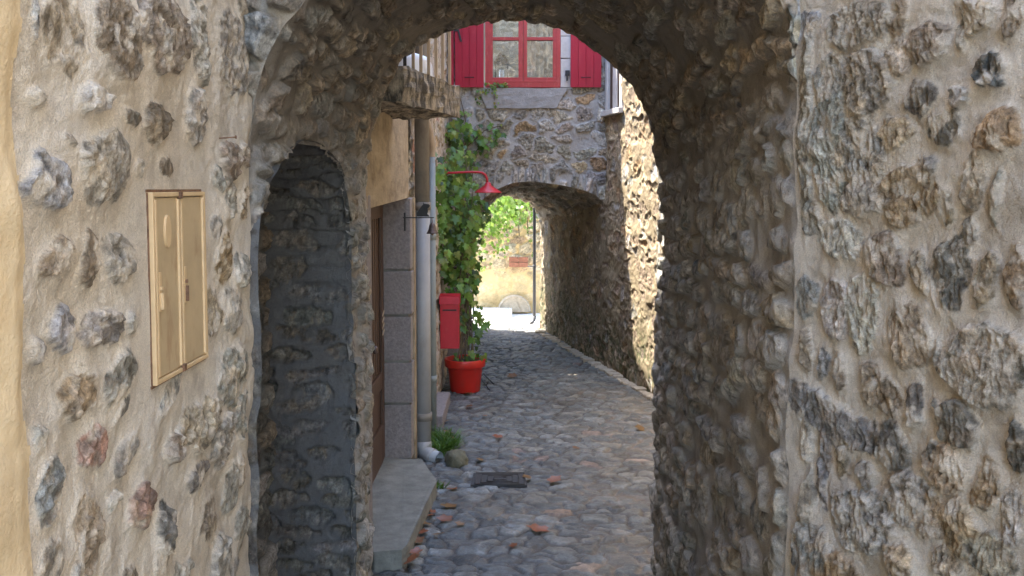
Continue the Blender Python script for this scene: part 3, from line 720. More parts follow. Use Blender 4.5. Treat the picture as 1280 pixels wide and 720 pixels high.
# ================================================================== CAT BELL
cbx = 6.52; pA = on_y(511,272,cbx); pB = on_y(541,272,cbx)
bl = thing('door_bell', 'small brown metal bell hung under a cat silhouette bracket beside the grey pipe', 'bell', (pA[0]-.02,cbx,pA[2]))
q = MB(); q.box(((pA[0]+pB[0])/2-.015,cbx,pA[2]),(pB[0]-pA[0]+.05,.022,.007)); q.box((pA[0]-.03,cbx+.02,pA[2]-.03),(.012,.03,.13)); q.build('bracket', M_black, bl, bevel=.001)
cat = [(521,271),(521,267),(524,262),(527,258),(529,256),(528.5,253),(530,255),(533,255.5),(536,256),(537.5,258),(536,260),(534.5,261),(535,265),(534,268),(536.5,270.5),(537,271.5)]
q = MB(); q.slab([on_y(a,b-.6,cbx) for a,b in cat][::-1], (0,.008,0)); q.build('cat_silhouette', M_black, bl)
bc = on_y(540.5,292,cbx)
q = MB(); q.lathe([(.041,0),(.043,.002),(.036,.012),(.027,.03),(.023,.055),(.018,.068),(.006,.075),(.004,.088),(0,.09)], bc, 24); bb = q.build('bell', M_bronze, bl)
q = MB(); q.lathe([(0,-.014),(.007,-.01),(.008,-.004),(.003,.004),(.002,.05)], bc, 10); q.build('clapper', M_rust, bb)
q = MB(); q.tube([(bc[0],cbx,bc[2]+.085),(bc[0]-.004,cbx,pA[2])], .003, 6); q.build('hook', M_rust, bl)

# ================================================================== RIGHT ALLEY WALL
def xj(y): return 1.4-.24*(y-9.2)
jp = [(xj(YF)-.0,YF),(xj(7),7.0),(xj(9.2),9.2),(xj(10.62),10.62),(.405,13.62)]
_, LJ = path_pts(jp, np.array([0]))
s = join(lin(0,3.2,.05), lin(3.2,LJ,.011)); z = join(lin(-.05,3.7,.0115), lin(3.7,6.3,.06))
P, S, Z = wall_grid(jp, s, z)
moss = ss(1.15, .05, Z+.25*fbm(S*1.5,Z,71,3))*1.15*ss(3.0,4.2,S)+ss(6.1,7.5,S)*ss(1.6,.5,Z)*.4
h, col, m = rubble(S, Z, .185, .115, 63, (.27,.21,.13), 'nttngtonn', thr=.10, relief=.012, bury=.2, warp=.06, moss=moss, rgh=.38, tilt=.35)
wy0, wy1 = 10.10, 10.50; wz0 = on_plane(766,136,(xj(10.3),10.3),(1,.24))[2]
hole = (P[...,1] > wy0) & (P[...,1] < wy1) & (Z > wz0) & (Z < wz0+.85)
intun = (P[...,1] > 10.75) & (Z > 2.35)
aw = thing('alley_house', 'sunlit rubble stone house wall bounding the right of the alley, mossy at its foot', 'house', (xj(9),9,0))
sheet('rubble_wall', P, h, col, m, M_warm, aw, keep=~hole & ~intun, flip=False)
b = MB(); b.prism([(xj(YF)-.02,YF),(xj(10.6)-.02,10.6),(4,10.6),(4.5,YF)], 6.28, 6.42); b.build('roof', M_roof, aw)
# small barred window in it
def jpt(y, off=0, z=0): return (xj(y)-off*.972, y-off*.233, z)
wz1 = wz0+.85; jd = math.atan2(.24,1)
wn = MB()
for (ya, yb2, za, zb3) in ((wy0-.07,wy0+.01,wz0-.02,wz1+.1),(wy1-.01,wy1+.07,wz0-.02,wz1+.1),(wy0-.07,wy1+.07,wz1,wz1+.12)):
    c0 = jpt((ya+yb2)/2, -.085, (za+zb3)/2); wn.box(c0, (.20, yb2-ya, zb3-za), rz=jd)
wfr = wn.build('window_surround', M_wstone, aw, bevel=.006, sub=2, rough=.003)
q = MB(); c0 = jpt((wy0+wy1)/2, -.07, wz0-.04); q.box(c0,(.26,wy1-wy0+.20,.06), rz=jd); q.build('sill', M_wstone, wfr, bevel=.006)
q = MB(); c0 = jpt((wy0+wy1)/2, -.030, (wz0+wz1)/2); q.box(c0,(.02,wy1-wy0+.1,wz1-wz0+.1), rz=jd); q.build('dark_void_board', M_wood, wfr)  # dark board near the face, in place of the unlit void behind
for t in (.5,):
    q = MB(); c0 = jpt(wy0+(wy1-wy0)*t, -.010, (wz0+wz1)/2); q.box(c0,(.016,.13,wz1-wz0), rz=jd); q.build('bar', M_wstone, wfr, bevel=.003)
# mortar fillet along the foot of that wall
q = MB(); n = 60
for i in range(n):
    y = 8.3+ (13.2-8.3)*i/n; r0 = rng.uniform(.03,.075); q.box((xj(y)-.03-rng.uniform(0,.03), y, 0.005),(r0*1.9,.12,r0*1.1), rz=rng.uniform(-.3,.3))
q.build('foot_mortar', plain('foot_mortar', (.42,.35,.25), .95, var=.2, bumpd=.01), aw, bevel=.008, sub=1, rough=.008)

# ================================================================== HOUSE OVER THE FAR TUNNEL
YW = 10.60
fh = thing('stone_house', 'grey rubble stone house with red shutters spanning the alley above the far tunnel', 'house', (0.1,YW,0))
arcF = [(752,250),(745,244),(725,237),(700,232),(680,229),(660,227),(640,229),(620,236),(603,250),(588,272),(578,300),(573,330)]
aF = np.array([(on_y(a,b,YW)[0], on_y(a,b,YW)[2]) for a,b in arcF]); order = np.argsort(aF[:,0])
def arch_z(x): return np.interp(x, aF[order,0], aF[order,1])
wx0, wx1 = on_y(606,100,YW)[0], on_y(702,100,YW)[0]; wzb = on_y(650,110,YW)[2]; wzt = wzb+1.28
xs = lin(-.80, 1.075, .0085); zz = np.linspace(0,1,330)
P = np.zeros((len(xs), len(zz), 3)); za = arch_z(xs); P[...,0] = xs[:,None]; P[...,1] = YW
zmap = np.where(zz < .82, zz/.82*2.6, 2.6+(zz-.82)/.18*2.0); P[...,2] = za[:,None]+(zmap/4.6)[None,:]*(4.95-za[:,None])
X_, Z_ = P[...,0], P[...,2]
h, col, m = rubble(X_, Z_, .225, .15, 72, (.42,.40,.375), 'bggpgtgpbgpgo', thr=.12, relief=.026, bury=.06, warp=.05, rgh=.9)
# radial voussoirs round the arch
band = ss(.20, .12, Z_-za[:,None]); hv, cv_, mv = rubble(X_, Z_*.45, .085, .16, 73, (.42,.40,.375), 'bggpp', thr=.12, relief=.03, bury=0, warp=.02)
h = h*(1-band)+hv*band; col = col*(1-band[...,None])+cv_*band[...,None]; m = m*(1-band)+mv*band
hole = (X_ > wx0) & (X_ < wx1+.10) & (Z_ > wzb) & (Z_ < wzt)
sheet('rubble_wall', P, h, col, m, M_alley, fh, keep=~hole, flip=False)
# tunnel: left wall and vault
arcE = [(675,275),(671,262),(664,254),(655,248),(642,244),(630,243),(620,246),(610,254),(601,268),(594,285),(590,305),(588,330)]
aE = [(on_y(a,b,13.62)[0], on_y(a,b,13.62)[2]) for a,b in arcE]
def resamp(a, n):
    a = np.array(a); L = np.concatenate([[0], np.cumsum(np.linalg.norm(np.diff(a, axis=0), axis=1))]); t = np.linspace(0, L[-1], n)
    return np.stack([np.interp(t, L, a[:,0]), np.interp(t, L, a[:,1])], -1)
A0 = np.concatenate([resamp([(aF[0,0]+.06, aF[0,1]-.03)]+[tuple(p) for p in aF], 110), np.stack([np.full(70, aF[-1,0]), np.linspace(aF[-1,1], -.05, 71)[1:]], -1)])
A1 = np.concatenate([resamp([(aE[0][0]+.05,aE[0][1]-.06)]+aE, 110), np.stack([np.full(70, aE[-1][0]), np.linspace(aE[-1][1], -.05, 71)[1:]], -1)])
w = np.linspace(0,1,150)
P = np.zeros((180, 150, 3))
for k_, c_ in ((0,0),(2,1)): P[...,k_] = A0[:,c_][:,None]*(1-w)+A1[:,c_][:,None]*w
P[...,1] = YW+(13.62-YW)*w[None,:]
arc = np.concatenate([[0], np.cumsum(np.linalg.norm(np.diff(A0, axis=0), axis=1))]); Va = np.broadcast_to(arc[:,None], P.shape[:2]).copy()
h, col, m = rubble(P[...,1], Va, .22, .12, 75, (.30,.26,.21), 'gntgd', thr=.12, relief=.035, bury=.1)
sheet('tunnel_vault', P, h, col, m, M_alley, fh, flip=False, taper=ss(0,.04,P[...,1]-YW))
# left cheek below the arch, and the rear wall
b = MB(); b.box((-.78,YW+.08,1.0),(.34,.12,2.1)); b.build('tunnel_cheek', M_granite, fh, sub=3, rough=.01)
A = A1[:110]; zz = np.linspace(0,1,40)
P = np.zeros((110,40,3)); P[...,0] = A[:,0][:,None]; P[...,1] = 13.62; P[...,2] = A[:,1][:,None]*(1-zz)+4.95*zz
h, col, m = rubble(P[...,0], P[...,2], .2, .13, 78, (.5,.42,.3), 'gttpn', thr=.15, relief=.02)
sheet('rear_wall', P, h, col, m, M_alley, fh, flip=False)
b = MB(); b.box((-.95,13.5,2.4),(.7,.24,4.8)); b.box((1.43,13.58,2.4),(1.98,.07,4.8)); b.build('rear_wall', M_alley, fh)
set_col(bpy.data.objects[fh.children[-1].name].data, np.ones((len(fh.children[-1].data.vertices),3))*np.array([.45,.38,.28]), np.zeros(len(fh.children[-1].data.vertices)))
b = MB(); b.box((.15,12.12,4.9),(1.95,3.05,.1)); b.build('roof', M_roof, fh)

# red window
fx0, fx1 = wx0+.005, on_y(700.5,100,YW)[0]; xm = on_y(654,80,YW)[0]; fy = YW+.02
q = MB(); fw = .05
q.box((fx0+fw/2,fy,(wzb+wzt)/2),(fw,.09,wzt-wzb)); q.box((fx1-fw/2,fy,(wzb+wzt)/2),(fw,.09,wzt-wzb)); q.box(((fx0+fx1)/2,fy-.001,wzb+.04),(fx1-fx0,.094,.075)); q.box(((fx0+fx1)/2,fy-.001,wzt-.03),(fx1-fx0,.094,.06))
win = q.build('window', M_redwin, fh, bevel=.005)
def zpx(py): return on_y(650,py,YW)[2]
for a, b_ in ((fx0+fw-.005, xm-.002),(xm+.002, fx1-fw+.005)):
    q = MB(); sw = .052; z0_, z1_ = wzb+.075, wzt-.055
    q.box((a+sw*.4,fy-.012,(z0_+z1_)/2),(sw*.8,.055,z1_-z0_)); q.box((b_-sw*.4 if a > 0 else b_-sw*.5,fy-.012,(z0_+z1_)/2),(sw*.8 if a > 0 else sw,.055,z1_-z0_))
    q.box(((a+b_)/2,fy-.013,z0_+.02),(b_-a,.057,.045)); q.box(((a+b_)/2,fy-.013,z1_-.02),(b_-a,.057,.05))
    q.box(((a+b_)/2,fy-.011,zpx(48.5)),(b_-a,.05,.035)); q.box(((a+b_)/2,fy-.011,zpx(48.5)+.45),(b_-a,.05,.035))
    q.box(((a+b_)/2,fy-.035,z0_-.004),(b_-a,.03,.02))
    cs = q.build('casement', M_redwin, win, bevel=.004)
    q = MB(); q.box(((a+b_)/2,fy,(z0_+z1_)/2),(b_-a-.05,.004,z1_-z0_-.05)); q.build('pane', M_glass, win)
# room behind
q = MB(); q.box(((fx0+fx1)/2,YW+.75,(wzb+wzt)/2),(1.4,.02,1.9)); q.box(((fx0+fx1)/2,YW+.4,wzb-.1),(1.4,.8,.02)); q.build('room_lining', M_curt, fh)
n = 80; cm_ = MB(); prev = None
for i in range(n+1):
    t = i/n; x = xm-.02+t*.50; y = YW+.14+.018*math.sin(t*34)+.01*math.sin(t*13)
    a = cm_.bm.verts.new((x,y,wzb+.02)); b_ = cm_.bm.verts.new((x,y,wzt-.03))
    if prev: cm_.bm.faces.new((prev[0],a,b_,prev[1])).smooth = True
    prev = (a,b_)
cm_.build('curtain', M_curt, win)
lt = thing('lantern', 'small glass lantern standing inside behind the left window pane', 'lantern', (on_y(627,98,YW+.2)[0],YW+.2,wzb+.06))
L0 = lt.location
q = MB(); q.box((L0.x,L0.y,L0.z+.01),(.16,.12,.02)); q.box((L0.x,L0.y,L0.z+.24),(.17,.13,.02))
for dx in (-.07,.07):
    for dy in (-.05,.05): q.box((L0.x+dx,L0.y+dy,L0.z+.125),(.012,.012,.22))
q.slab([(L0.x-.09,L0.y-.06,L0.z+.25),(L0.x+.09,L0.y-.06,L0.z+.25),(L0.x+.02,L0.y-.06,L0.z+.36),(L0.x-.02,L0.y-.06,L0.z+.36)], (0,.12,0)); q.build('frame', M_black, lt)
q = MB(); q.lathe([(0,.02),(.03,.02),(.03,.17),(0,.17)], L0, 16); q.build('candle', M_white, lt)
# dressed jamb to the right of the frame, sill, shutters
q = MB(); xx0, xx1 = fx1+.003, wx1+.098; zc = wzb
for i, dz in enumerate((.33,.25,.4,.3)):
    q.box(((xx0+xx1)/2+.004,YW+.02,zc+dz/2),(xx1-xx0+.012,.10+.006*(i%2),dz-.008)); zc += dz
q.build('window_jamb', M_wstone, fh, bevel=.006, sub=2, rough=.002)
sx0, sx1 = on_y(600,120,YW)[0], on_y(706,120,YW)[0]; sz0 = on_y(650,136,YW)[2]
q = MB(); q.slab([(sx0-.02,YW-.05,wzb-.005),(sx0+.08,YW-.05,sz0),(sx1-.1,YW-.05,sz0+.005),(sx1+.03,YW-.05,wzb-.005)], (0,.22,0)); q.build('window_sill', M_sillst, fh, bevel=.012, sub=6, rough=.007)
def shutter(x0, x1, lab):
    zb_, zt_ = wzb+.0, wzt-.01
    t = MB(); nb = 4
    for i in range(nb):
        a = x0+(x1-x0)*i/nb; b = x0+(x1-x0)*(i+1)/nb; t.box(((a+b)/2,YW-.062,(zb_+zt_)/2),(b-a-.004,.03,zt_-zb_))
    t.box(((x0+x1)/2,YW-.058,(zb_+zt_)/2),(x1-x0-.01,.02,zt_-zb_-.01))
    s_ = t.build('shutter', M_redshut, fh, bevel=.003); s_['label'] = lab
    for zz_ in (zb_+.11, zt_-.15, zb_+.72):
        k = MB(); k.tube([((x0+x1)/2-.05,YW-.083,zz_),((x0+x1)/2-.045,YW-.095,zz_),((x0+x1)/2+.045,YW-.095,zz_),((x0+x1)/2+.05,YW-.083,zz_)], .005, 6)
        k.build('pull', M_black, s_)
    return s_
zw = wzb
s1 = shutter(on_y(569,100,YW)[0], on_y(605,100,YW)[0], 'left red board shutter folded back')
q = MB(); xh = on_y(571,60,YW)[0]
q.box((xh,YW-.084,zpx(38)),(.05,.012,.05)); q.box((xh+.035,YW-.084,zpx(45)),(.022,.014,.16), ry=-.25); q.build('hinge', M_black, s1, bevel=.002)
q = MB(); xq = on_y(565,70,YW)[0]; q.box((xq-.005,YW-.045,(wzb+wzt)/2),(.055,.03,wzt-wzb-.02)); q.build('folded_leaf', M_redshut, s1)
s2 = shutter(on_y(712.5,100,YW)[0], on_y(751,100,YW)[0], 'right red board shutter folded back')
q = MB(); xq = on_y(709,92,YW)[0]; q.box((xq,YW-.05,zpx(92)),(.05,.03,.06)); q.box((xq-.005,YW-.07,zpx(97)),(.02,.02,.09)); q.build('catch', M_black, s2, bevel=.003)

# ================================================================== LEAVES AND PLANTS
LEAF = [(0,-.05),(.26,-.22),(.55,-.02),(.36,.22),(.62,.50),(.27,.55),(0,1.0),(-.27,.55),(-.62,.50),(-.36,.22),(-.55,-.02),(-.26,-.22)]
def leaves_mesh(name, items, mat, parent=None, cols=((.07,.16,.022),(.11,.22,.03),(.16,.28,.045),(.035,.085,.016),(.2,.25,.05)), seed=1):
    """items: (position, normal, size); one fan of twelve points per leaf, lobed like ivy and folded along the rib"""
    r = random.Random(seed); V = []; Fc = []; Cc = []
    for (p, nrm, sz) in items:
        nv = Vector(nrm).normalized(); down = Vector((r.uniform(-.5,.5), r.uniform(-.5,.5), -1))
        t = (down-nv*down.dot(nv)).normalized(); u = t.cross(nv)
        c = Vector(r.choice(cols))*r.uniform(.7,1.35); b = len(V); fold = r.uniform(.05,.28); droop = r.uniform(-.1,.35)
        p = Vector(p); V.append(p+t*.25*sz-nv*fold*.0); Cc.append(c)
        for x, y in LEAF:
            V.append(p+u*x*sz*.85+t*y*sz-nv*(abs(x)*fold+droop*max(0,y)**2)*sz); Cc.append(c*r.uniform(.9,1.1))
        for i in range(12): Fc.append((b, b+1+i, b+1+(i+1)%12))
    w = wloc(parent) if parent else Vector((0,0,0))
    me = bpy.data.meshes.new(name); me.from_pydata([(v-w)[:] for v in V], [], Fc); me.update()
    for pl in me.polygons: pl.use_smooth = True
    set_col(me, np.array([c[:] for c in Cc]))
    return link_mesh(name, me, parent, mat)
pc = on_z(580.5,495,0); PX, PY = pc[0], pc[1]+.17
iv_ = thing('climbing_vine', 'green ivy like climbing vine growing from the red pot up the left wall and facade', 'climbing plant', (PX,PY,.3))
items = []; r = random.Random(5)
def blob(px, py, Y, rx, rz, ry, n, sz=(.032,.105)):
    c = on_y(px, py, Y); k = Y/F
    for _ in range(max(1, int(n*.5))):
        a = Vector((r.gauss(0,1), r.gauss(0,1), r.gauss(0,1))); a = a/max(1, a.length/1.6)*.62
        items.append(((c[0]+a.x*rx*k, Y+a.y*ry, c[2]+a.z*rz*k), (r.uniform(-.2,.7), -1+r.uniform(-.1,.5), r.uniform(-.1,.9)), r.uniform(*sz)))
blob(573,255,9.5,26,46,.28,420); blob(570,310,9.5,22,42,.25,300); blob(578,350,9.5,20,42,.22,200)
blob(585,300,10.1,20,50,.2,170); blob(566,215,9.6,24,30,.2,150); blob(574,190,10.2,24,40,.18,190); blob(572,150,10.4,16,26,.1,70)
blob(590,180,10.5,26,18,.05,42); blob(605,165,10.52,24,14,.03,20); blob(622,160,10.53,12,5,.02,9); blob(612,172,10.5,18,10,.03,10)
blob(590,400,9.45,16,26,.14,60); blob(602,405,9.4,10,14,.1,16); blob(598,440,9.3,10,24,.1,26); blob(578,448,9.33,16,8,.12,40,(.03,.05))
blob(552,285,8.9,9,60,.12,90); blob(549,230,8.6,7,34,.1,40); blob(540,200,7.9,5,30,.06,12); blob(600,262,10.3,12,20,.12,50)
leaves_mesh('leaves', items, M_leaf, iv_)
sg = MB()
for i in range(9):
    x = PX+r.uniform(-.1,.1); y = PY+r.uniform(-.08,.08); pts = [(x,y,.28)]
    tx, ty = PX-.05+r.uniform(-.12,.14), 9.6+r.uniform(-.1,.8)
    for kz in range(1,11):
        t = kz/10; pts.append((x+(tx-x)*t+.03*math.sin(kz*1.3+i), y+(ty-y)*t, .28+t*r.uniform(1.9,2.2)))
    sg.tube(pts, [.009-.0006*j for j in range(11)], 6)
for pth in ([(575,190),(590,178),(606,163),(622,158),(632,157)],[(575,200),(585,170),(580,140),(574,118)],[(578,215),(598,185),(612,172)]):
    sg.tube([on_y(a,b,10.55) for a,b in pth], .006, 6)
sg.build('stem', M_stem, iv_)
# sill creeper
sv = thing('sill_plant', 'small bright green creeper trailing over the stone window sill', 'plant', (wx0+.1,YW-.05,wzb)); items = []
blob(618,106,YW-.05,14,3,.04,46,(.025,.045)); blob(630,105,YW-.06,10,3,.03,26,(.02,.04)); blob(607,114,YW-.08,10,8,.02,26,(.025,.04)); blob(620,122,YW-.09,4,12,.01,22,(.02,.035)); blob(600,122,YW-.04,8,8,.02,14,(.02,.04))
leaves_mesh('leaves', items, M_leaf, sv, cols=((.10,.2,.03),(.16,.22,.03),(.25,.22,.05),(.06,.14,.02)))
q = MB(); q.tube([(wx0+.30,YW-.05,wzb+.02),(wx0+.05,YW-.075,wzb+.012),(wx0+.0,YW-.085,wzb-.06)], .004, 6); q.tube([(wx0+.1,YW-.085,wzb+.01),(wx0+.11,YW-.09,wzb-.15)], .003, 6); q.build('stem', M_stem, sv)

# red pot
po = thing('flowerpot', 'large round red plastic flowerpot with thick rim holding the vine', 'flowerpot', (PX,PY,0))
q = MB(); q.lathe([(0,.004),(.145,.004),(.15,.012),(.178,.26),(.180,.262)], (PX,PY,0.012), 40); q.lathe([(.172,.26),(.176,.24),(.12,.24)], (PX,PY,.012), 40); q.build('pot', M_redpot, po)
q = MB(); q.lathe([(.178,.265),(.203,.262),(.208,.268),(.212,.335),(.208,.343),(.196,.343),(.19,.335),(.18,.262)], (PX,PY,.012), 40); q.build('rim', M_redpot, po)
q = MB(); q.lathe([(0,.318),(.10,.315),(.186,.305)], (PX,PY,.012), 24); q.build('soil', M_soil, po, rough=.01)
# iron plant stand leaning by the pot
sb = thing('plant_support', 'thin black iron frame lying beside the red flowerpot', 'iron frame', (PX+.22,PY-.05,.02))
q = MB(); a, b_ = on_z(600,472,.06), on_z(613,489,.01); c_, d_ = on_z(604,467,.07), on_z(617,480,.01)
q.tube([a,b_], .006, 6); q.tube([c_,d_], .006, 6); q.tube([(np.array(a)*.4+np.array(b_)*.6).tolist(), (np.array(c_)*.4+np.array(d_)*.6).tolist()], .005, 6); q.tube([a,c_], .005, 6); q.build('frame', M_black, sb)
# wrought iron lantern bracket half hidden in the vine
wb = thing('iron_lantern', 'black wrought iron wall lantern half hidden among the vine leaves', 'lantern', on_y(588,392,9.75))
q = MB(); Yk = 9.75
for pth in ([(583,340),(583,400),(590,408)],[(591,352),(592,400),(586,408)],[(583,352),(591,352)],[(583,370),(592,368)],[(583,398),(592,398)],[(587,345),(587,330)],[(579,372),(586,362),(580,352)]):
    q.tube([on_y(a,b,Yk) for a,b in pth], .009, 6)
q.build('cage', M_black, wb)
q = MB(); p0 = on_y(583,335,Yk); q.tube([(-.72,Yk,p0[2]),(p0[0]+.04,Yk,p0[2])], .01, 6); q.build('bracket', M_black, wb)

# red letterbox
bx = thing('letterbox', 'red metal letterbox with sloping lid on the left wall above the flowerpot', 'letterbox', on_y(563,436,8.95))
a, b_ = on_y(550.5,380,8.95), on_y(574.5,436,8.95); zt_2 = on_y(560,371,8.95)[2]
q = MB(); q.box(((a[0]+b_[0])/2-.004,9.01,(a[2]+b_[2])/2),(b_[0]-a[0],.12,a[2]-b_[2])); q.build('body', M_red, bx, bevel=.004)
q = MB(); q.slab([((a[0]-.012),8.938,a[2]-.002),(a[0]-.012,9.075,a[2]-.002),(a[0]-.012,9.075,zt_2+.02),(a[0]-.012,8.955,zt_2)], (b_[0]-a[0]+.016,0,0)); q.build('lid', M_red, bx, bevel=.003)
q = MB(); q.box(((a[0]+b_[0])/2-.004,8.947,a[2]-.06),(b_[0]-a[0]-.05,.006,.014)); q.build('slot', M_black, bx)
# red wall lamp
Yl = 9.35
lp = thing('wall_lamp', 'red enamel barn style wall lamp on a curved red arm above the vine', 'lamp', on_y(556,216,Yl))
q = MB(); pth = [(-.74,Yl,on_y(566,216,Yl)[2])]+[on_y(a,b,Yl) for a,b in ((566,216),(585,215),(598,215),(603,216),(606.5,218.5),(608.5,223),(609.3,230))]
q.tube(pth, .012, 10); q.build('arm', M_red, lp)
q = MB(); q.lathe([(0,-.05),(.05,-.045),(.05,.05),(0,.055)], (-.72,Yl,pth[0][2]), 16); q.build('wall_plate', M_red, lp)
c_ = on_y(610,241,Yl)
q = MB(); q.lathe([(.138,0),(.140,.003),(.134,.009),(.034,.078),(.028,.10),(.014,.107),(0,.107)], c_, 36); q.lathe([(.137,0),(.033,.07),(0,.075)], c_, 36); q.build('lamp_shade', M_red, lp)
q = MB(); q.lathe([(0,-.012),(.022,-.006),(.028,.012),(.02,.035),(.012,.055)], c_, 14); q.build('bulb', M_white, lp)

# ================================================================== DRAIN COVER, ROCK, WEEDS
dc = thing('drain_cover', 'dark rectangular cast iron drain cover set into the cobbles', 'drain cover', on_z(624,598,0))
a, b_, c_, d_ = on_z(592,591,.03), on_z(655,590,.03), on_z(659,606,.03), on_z(588,606,.03)
q = MB(); q.slab([a,d_,c_,b_], (0,0,-.03)); q.build('cover', M_iron, dc, bevel=.003)
q = MB(); cx, cyy = (a[0]+c_[0])/2, (a[1]+c_[1])/2; hw, hd = abs(b_[0]-a[0])/2, abs(a[1]-d_[1])/2
for k_ in (.95,.72,.48,.24):
    q.tube([(cx-hw*k_,cyy-hd*k_,.031),(cx+hw*k_,cyy-hd*k_,.031),(cx+hw*k_,cyy+hd*k_,.031),(cx-hw*k_,cyy+hd*k_,.031),(cx-hw*k_,cyy-hd*k_,.031)], .006, 6)
q.build('raised_ribs', M_iron, dc)
rk = MB(); bmesh.ops.create_icosphere(rk.bm, subdivisions=4, radius=1); c_ = on_z(571,580,.03)
rk.bm.transform(Matrix.Translation((c_[0],c_[1]+.06,.04)) @ Matrix.Rotation(.5,4,'Z') @ Matrix.Diagonal((.085,.12,.085,1)))
for f_ in rk.bm.faces: f_.smooth = True
prop(rk.build('rock', M_moss, rough=.016), 'rounded mossy rock at the foot of the grey pipes', 'rock')
def tuft(name, label, cat, spots, n, hgt, seed):
    r = random.Random(seed); V = []; Fc = []; Cc = []
    for _ in range(n):
        sx, sy, sz = r.choice(spots); p = Vector((sx+r.gauss(0,.03), sy+r.gauss(0,.03), sz)); l = hgt*r.uniform(.5,1.2)
        d = Vector((r.gauss(0,.5), r.gauss(0,.5), 1)).normalized(); sd = Vector((r.gauss(0,1), r.gauss(0,1), 0)).normalized()*.0055
        c = Vector(r.choice(((.05,.13,.02),(.08,.19,.03),(.035,.09,.015)))); b = len(V)
        for k in range(4):
            t = k/3; q_ = p+d*l*t+Vector((d.x,d.y,-.5))*l*.45*t*t; wv_ = sd*(1-t*.85)*(1+1.2*t*(1-t)); V += [q_-wv_, q_+wv_]; Cc += [c*(.7+.5*t)]*2
        for k in range(3): Fc.append((b+2*k, b+2*k+1, b+2*k+3, b+2*k+2))
    me = bpy.data.meshes.new(name); me.from_pydata([v[:] for v in V], [], Fc); me.update(); set_col(me, np.array([c[:] for c in Cc]))
    return prop(link_mesh(name, me, None, M_grass), label, cat)
g0 = on_z(545,572,.03); g1 = on_z(556,568,.03); g2 = on_z(548,560,.03)
tuft('grass_tuft', 'bright green grass tuft behind the mossy rock at the pipe foot', 'grass tuft', [(g0[0],g0[1]+.1,.02),(g1[0],g1[1]+.12,.03),(g2[0]-.02,g2[1]+.15,.03),(g1[0]+.02,g1[1]+.2,.04)], 520, .17, 3)
g3 = on_z(549,610,.01)
tuft('weed', 'small green weed growing beside the corner of the concrete doorstep', 'weed', [(g3[0],g3[1],.01)], 26, .07, 4)

# ================================================================== FALLEN LEAVES
def dead_mesh(seed):
    r = random.Random(seed); V = [Vector((0,0,.006))]; n = 14; Fc = []
    for i in range(n):
        t = 2*math.pi*i/n; q_ = .5*(1+.25*math.cos(5*t)+r.uniform(-.08,.08)); x, y = q_*math.cos(t), q_*.72*math.sin(t)
        V.append(Vector((x,y,.10*(x*x*2.2+abs(y)*r.uniform(.6,1.8))+r.uniform(0,.05))))
    for i in range(n): Fc.append((0,1+i,1+(i+1)%n))
    me = bpy.data.meshes.new('fallen_leaf'); me.from_pydata([v[:] for v in V], [], Fc); me.update()
    for p_ in me.polygons: p_.use_smooth = True
    set_col(me, np.array([(.19,.08,.032)]*len(V))*np.array([r.uniform(.8,1.3),r.uniform(.8,1.2),1])); me.materials.append(M_dead); return me
dm = [dead_mesh(k) for k in range(4)]
FL = [(673,662,.10,'on the open cobbles nearest the viewer'),(538,617,.08,'beside the middle of the doorstep edge'),(561,633,.09,'on the cobbles right of the doorstep'),
 (556,649,.08,'flat below the cobble gutter'),(527,666,.08,None),(521,676,.09,None),(531,655,.07,None),(513,701,.10,None),(519,690,.07,None),(557,527,.08,None),(561,541,.09,None),(563,548,.07,None),
 (584,492,.08,None),(655,408,.09,'farthest off at the tunnel mouth'),(800,536,.09,'by the foot of the right alley wall'),(693,600,.09,None),(622,546,.07,None),(640,470,.10,'alone in the middle of the far cobbles'),(659,597,.07,None),(566,612,.08,None),
 (540,640,.06,None),(548,668,.06,None),(600,575,.06,None),(530,636,.07,None),(535,645,.07,None),(587,508,.07,None),(575,655,.05,None),(642,682,.05,None),(606,520,.05,None),(720,560,.05,None)]
for i, (x, y, sz, lab) in enumerate(FL):
    p = on_z(x, y, .03); o = bpy.data.objects.new('fallen_leaf', dm[i%4]); C.objects.link(o); o.location = (p[0], p[1], .03); o.scale = (sz*1.25,)*3
    o.rotation_euler = (rng.uniform(-.25,.25), rng.uniform(-.25,.25), rng.uniform(0,6.3))
    prop(o, 'brown curled fallen leaf '+lab if lab else 'small brown dry leaf fallen on the grey cobbles', 'fallen leaf', 'dry leaves fallen on the cobbles')

# ================================================================== COURT BEYOND THE TUNNEL
YE = 15.35
s = lin(-6, 6, .025); z = lin(-.05, 2.35, .02)
P = np.zeros((len(s), len(z), 3)); P[...,0] = s[:,None]; P[...,1] = YE; P[...,2] = z[None,:]
S, Z = np.meshgrid(s, z, indexing='ij')
h, col, m = rubble(S, Z, .26, .17, 81, (.70,.50,.25), 'ceceo', thr=.08, relief=.03, bury=.1)
sm = ss(.95, .6, Z+.15*fbm(S*2,Z*2,82,3))            # rendered lower part
sm = sm*.7; h = h*(1-.7*sm); col = col*(1-sm[...,None])+np.array([.72,.52,.25])*(1+.12*fbm(S*4,Z*4,83,4))[...,None]*sm[...,None]; m = m*(1-sm)
o = sheet('garden_wall', P, h, col, m, M_alley, flip=False); prop(o, 'sunlit yellow stone garden wall closing the view beyond the far tunnel', 'garden wall')
q = MB(); a, b_ = on_y(636,334,YE), on_y(660,321,YE)
for i in range(2):
    for j in range(2): q.box((a[0]+(b_[0]-a[0])*(.25+.5*i),YE-.04,a[2]+(b_[2]-a[2])*(.27+.5*j)),((b_[0]-a[0])*.48,.05,(b_[2]-a[2])*.45))
prop(q.build('brick_patch', M_brick, bevel=.004), 'short red brick ledge built into the sunlit garden wall', 'bricks')
c_ = on_y(643,398,YE-.1); cr = 21/F*YE; c_ = (c_[0], YE-.12, .03)
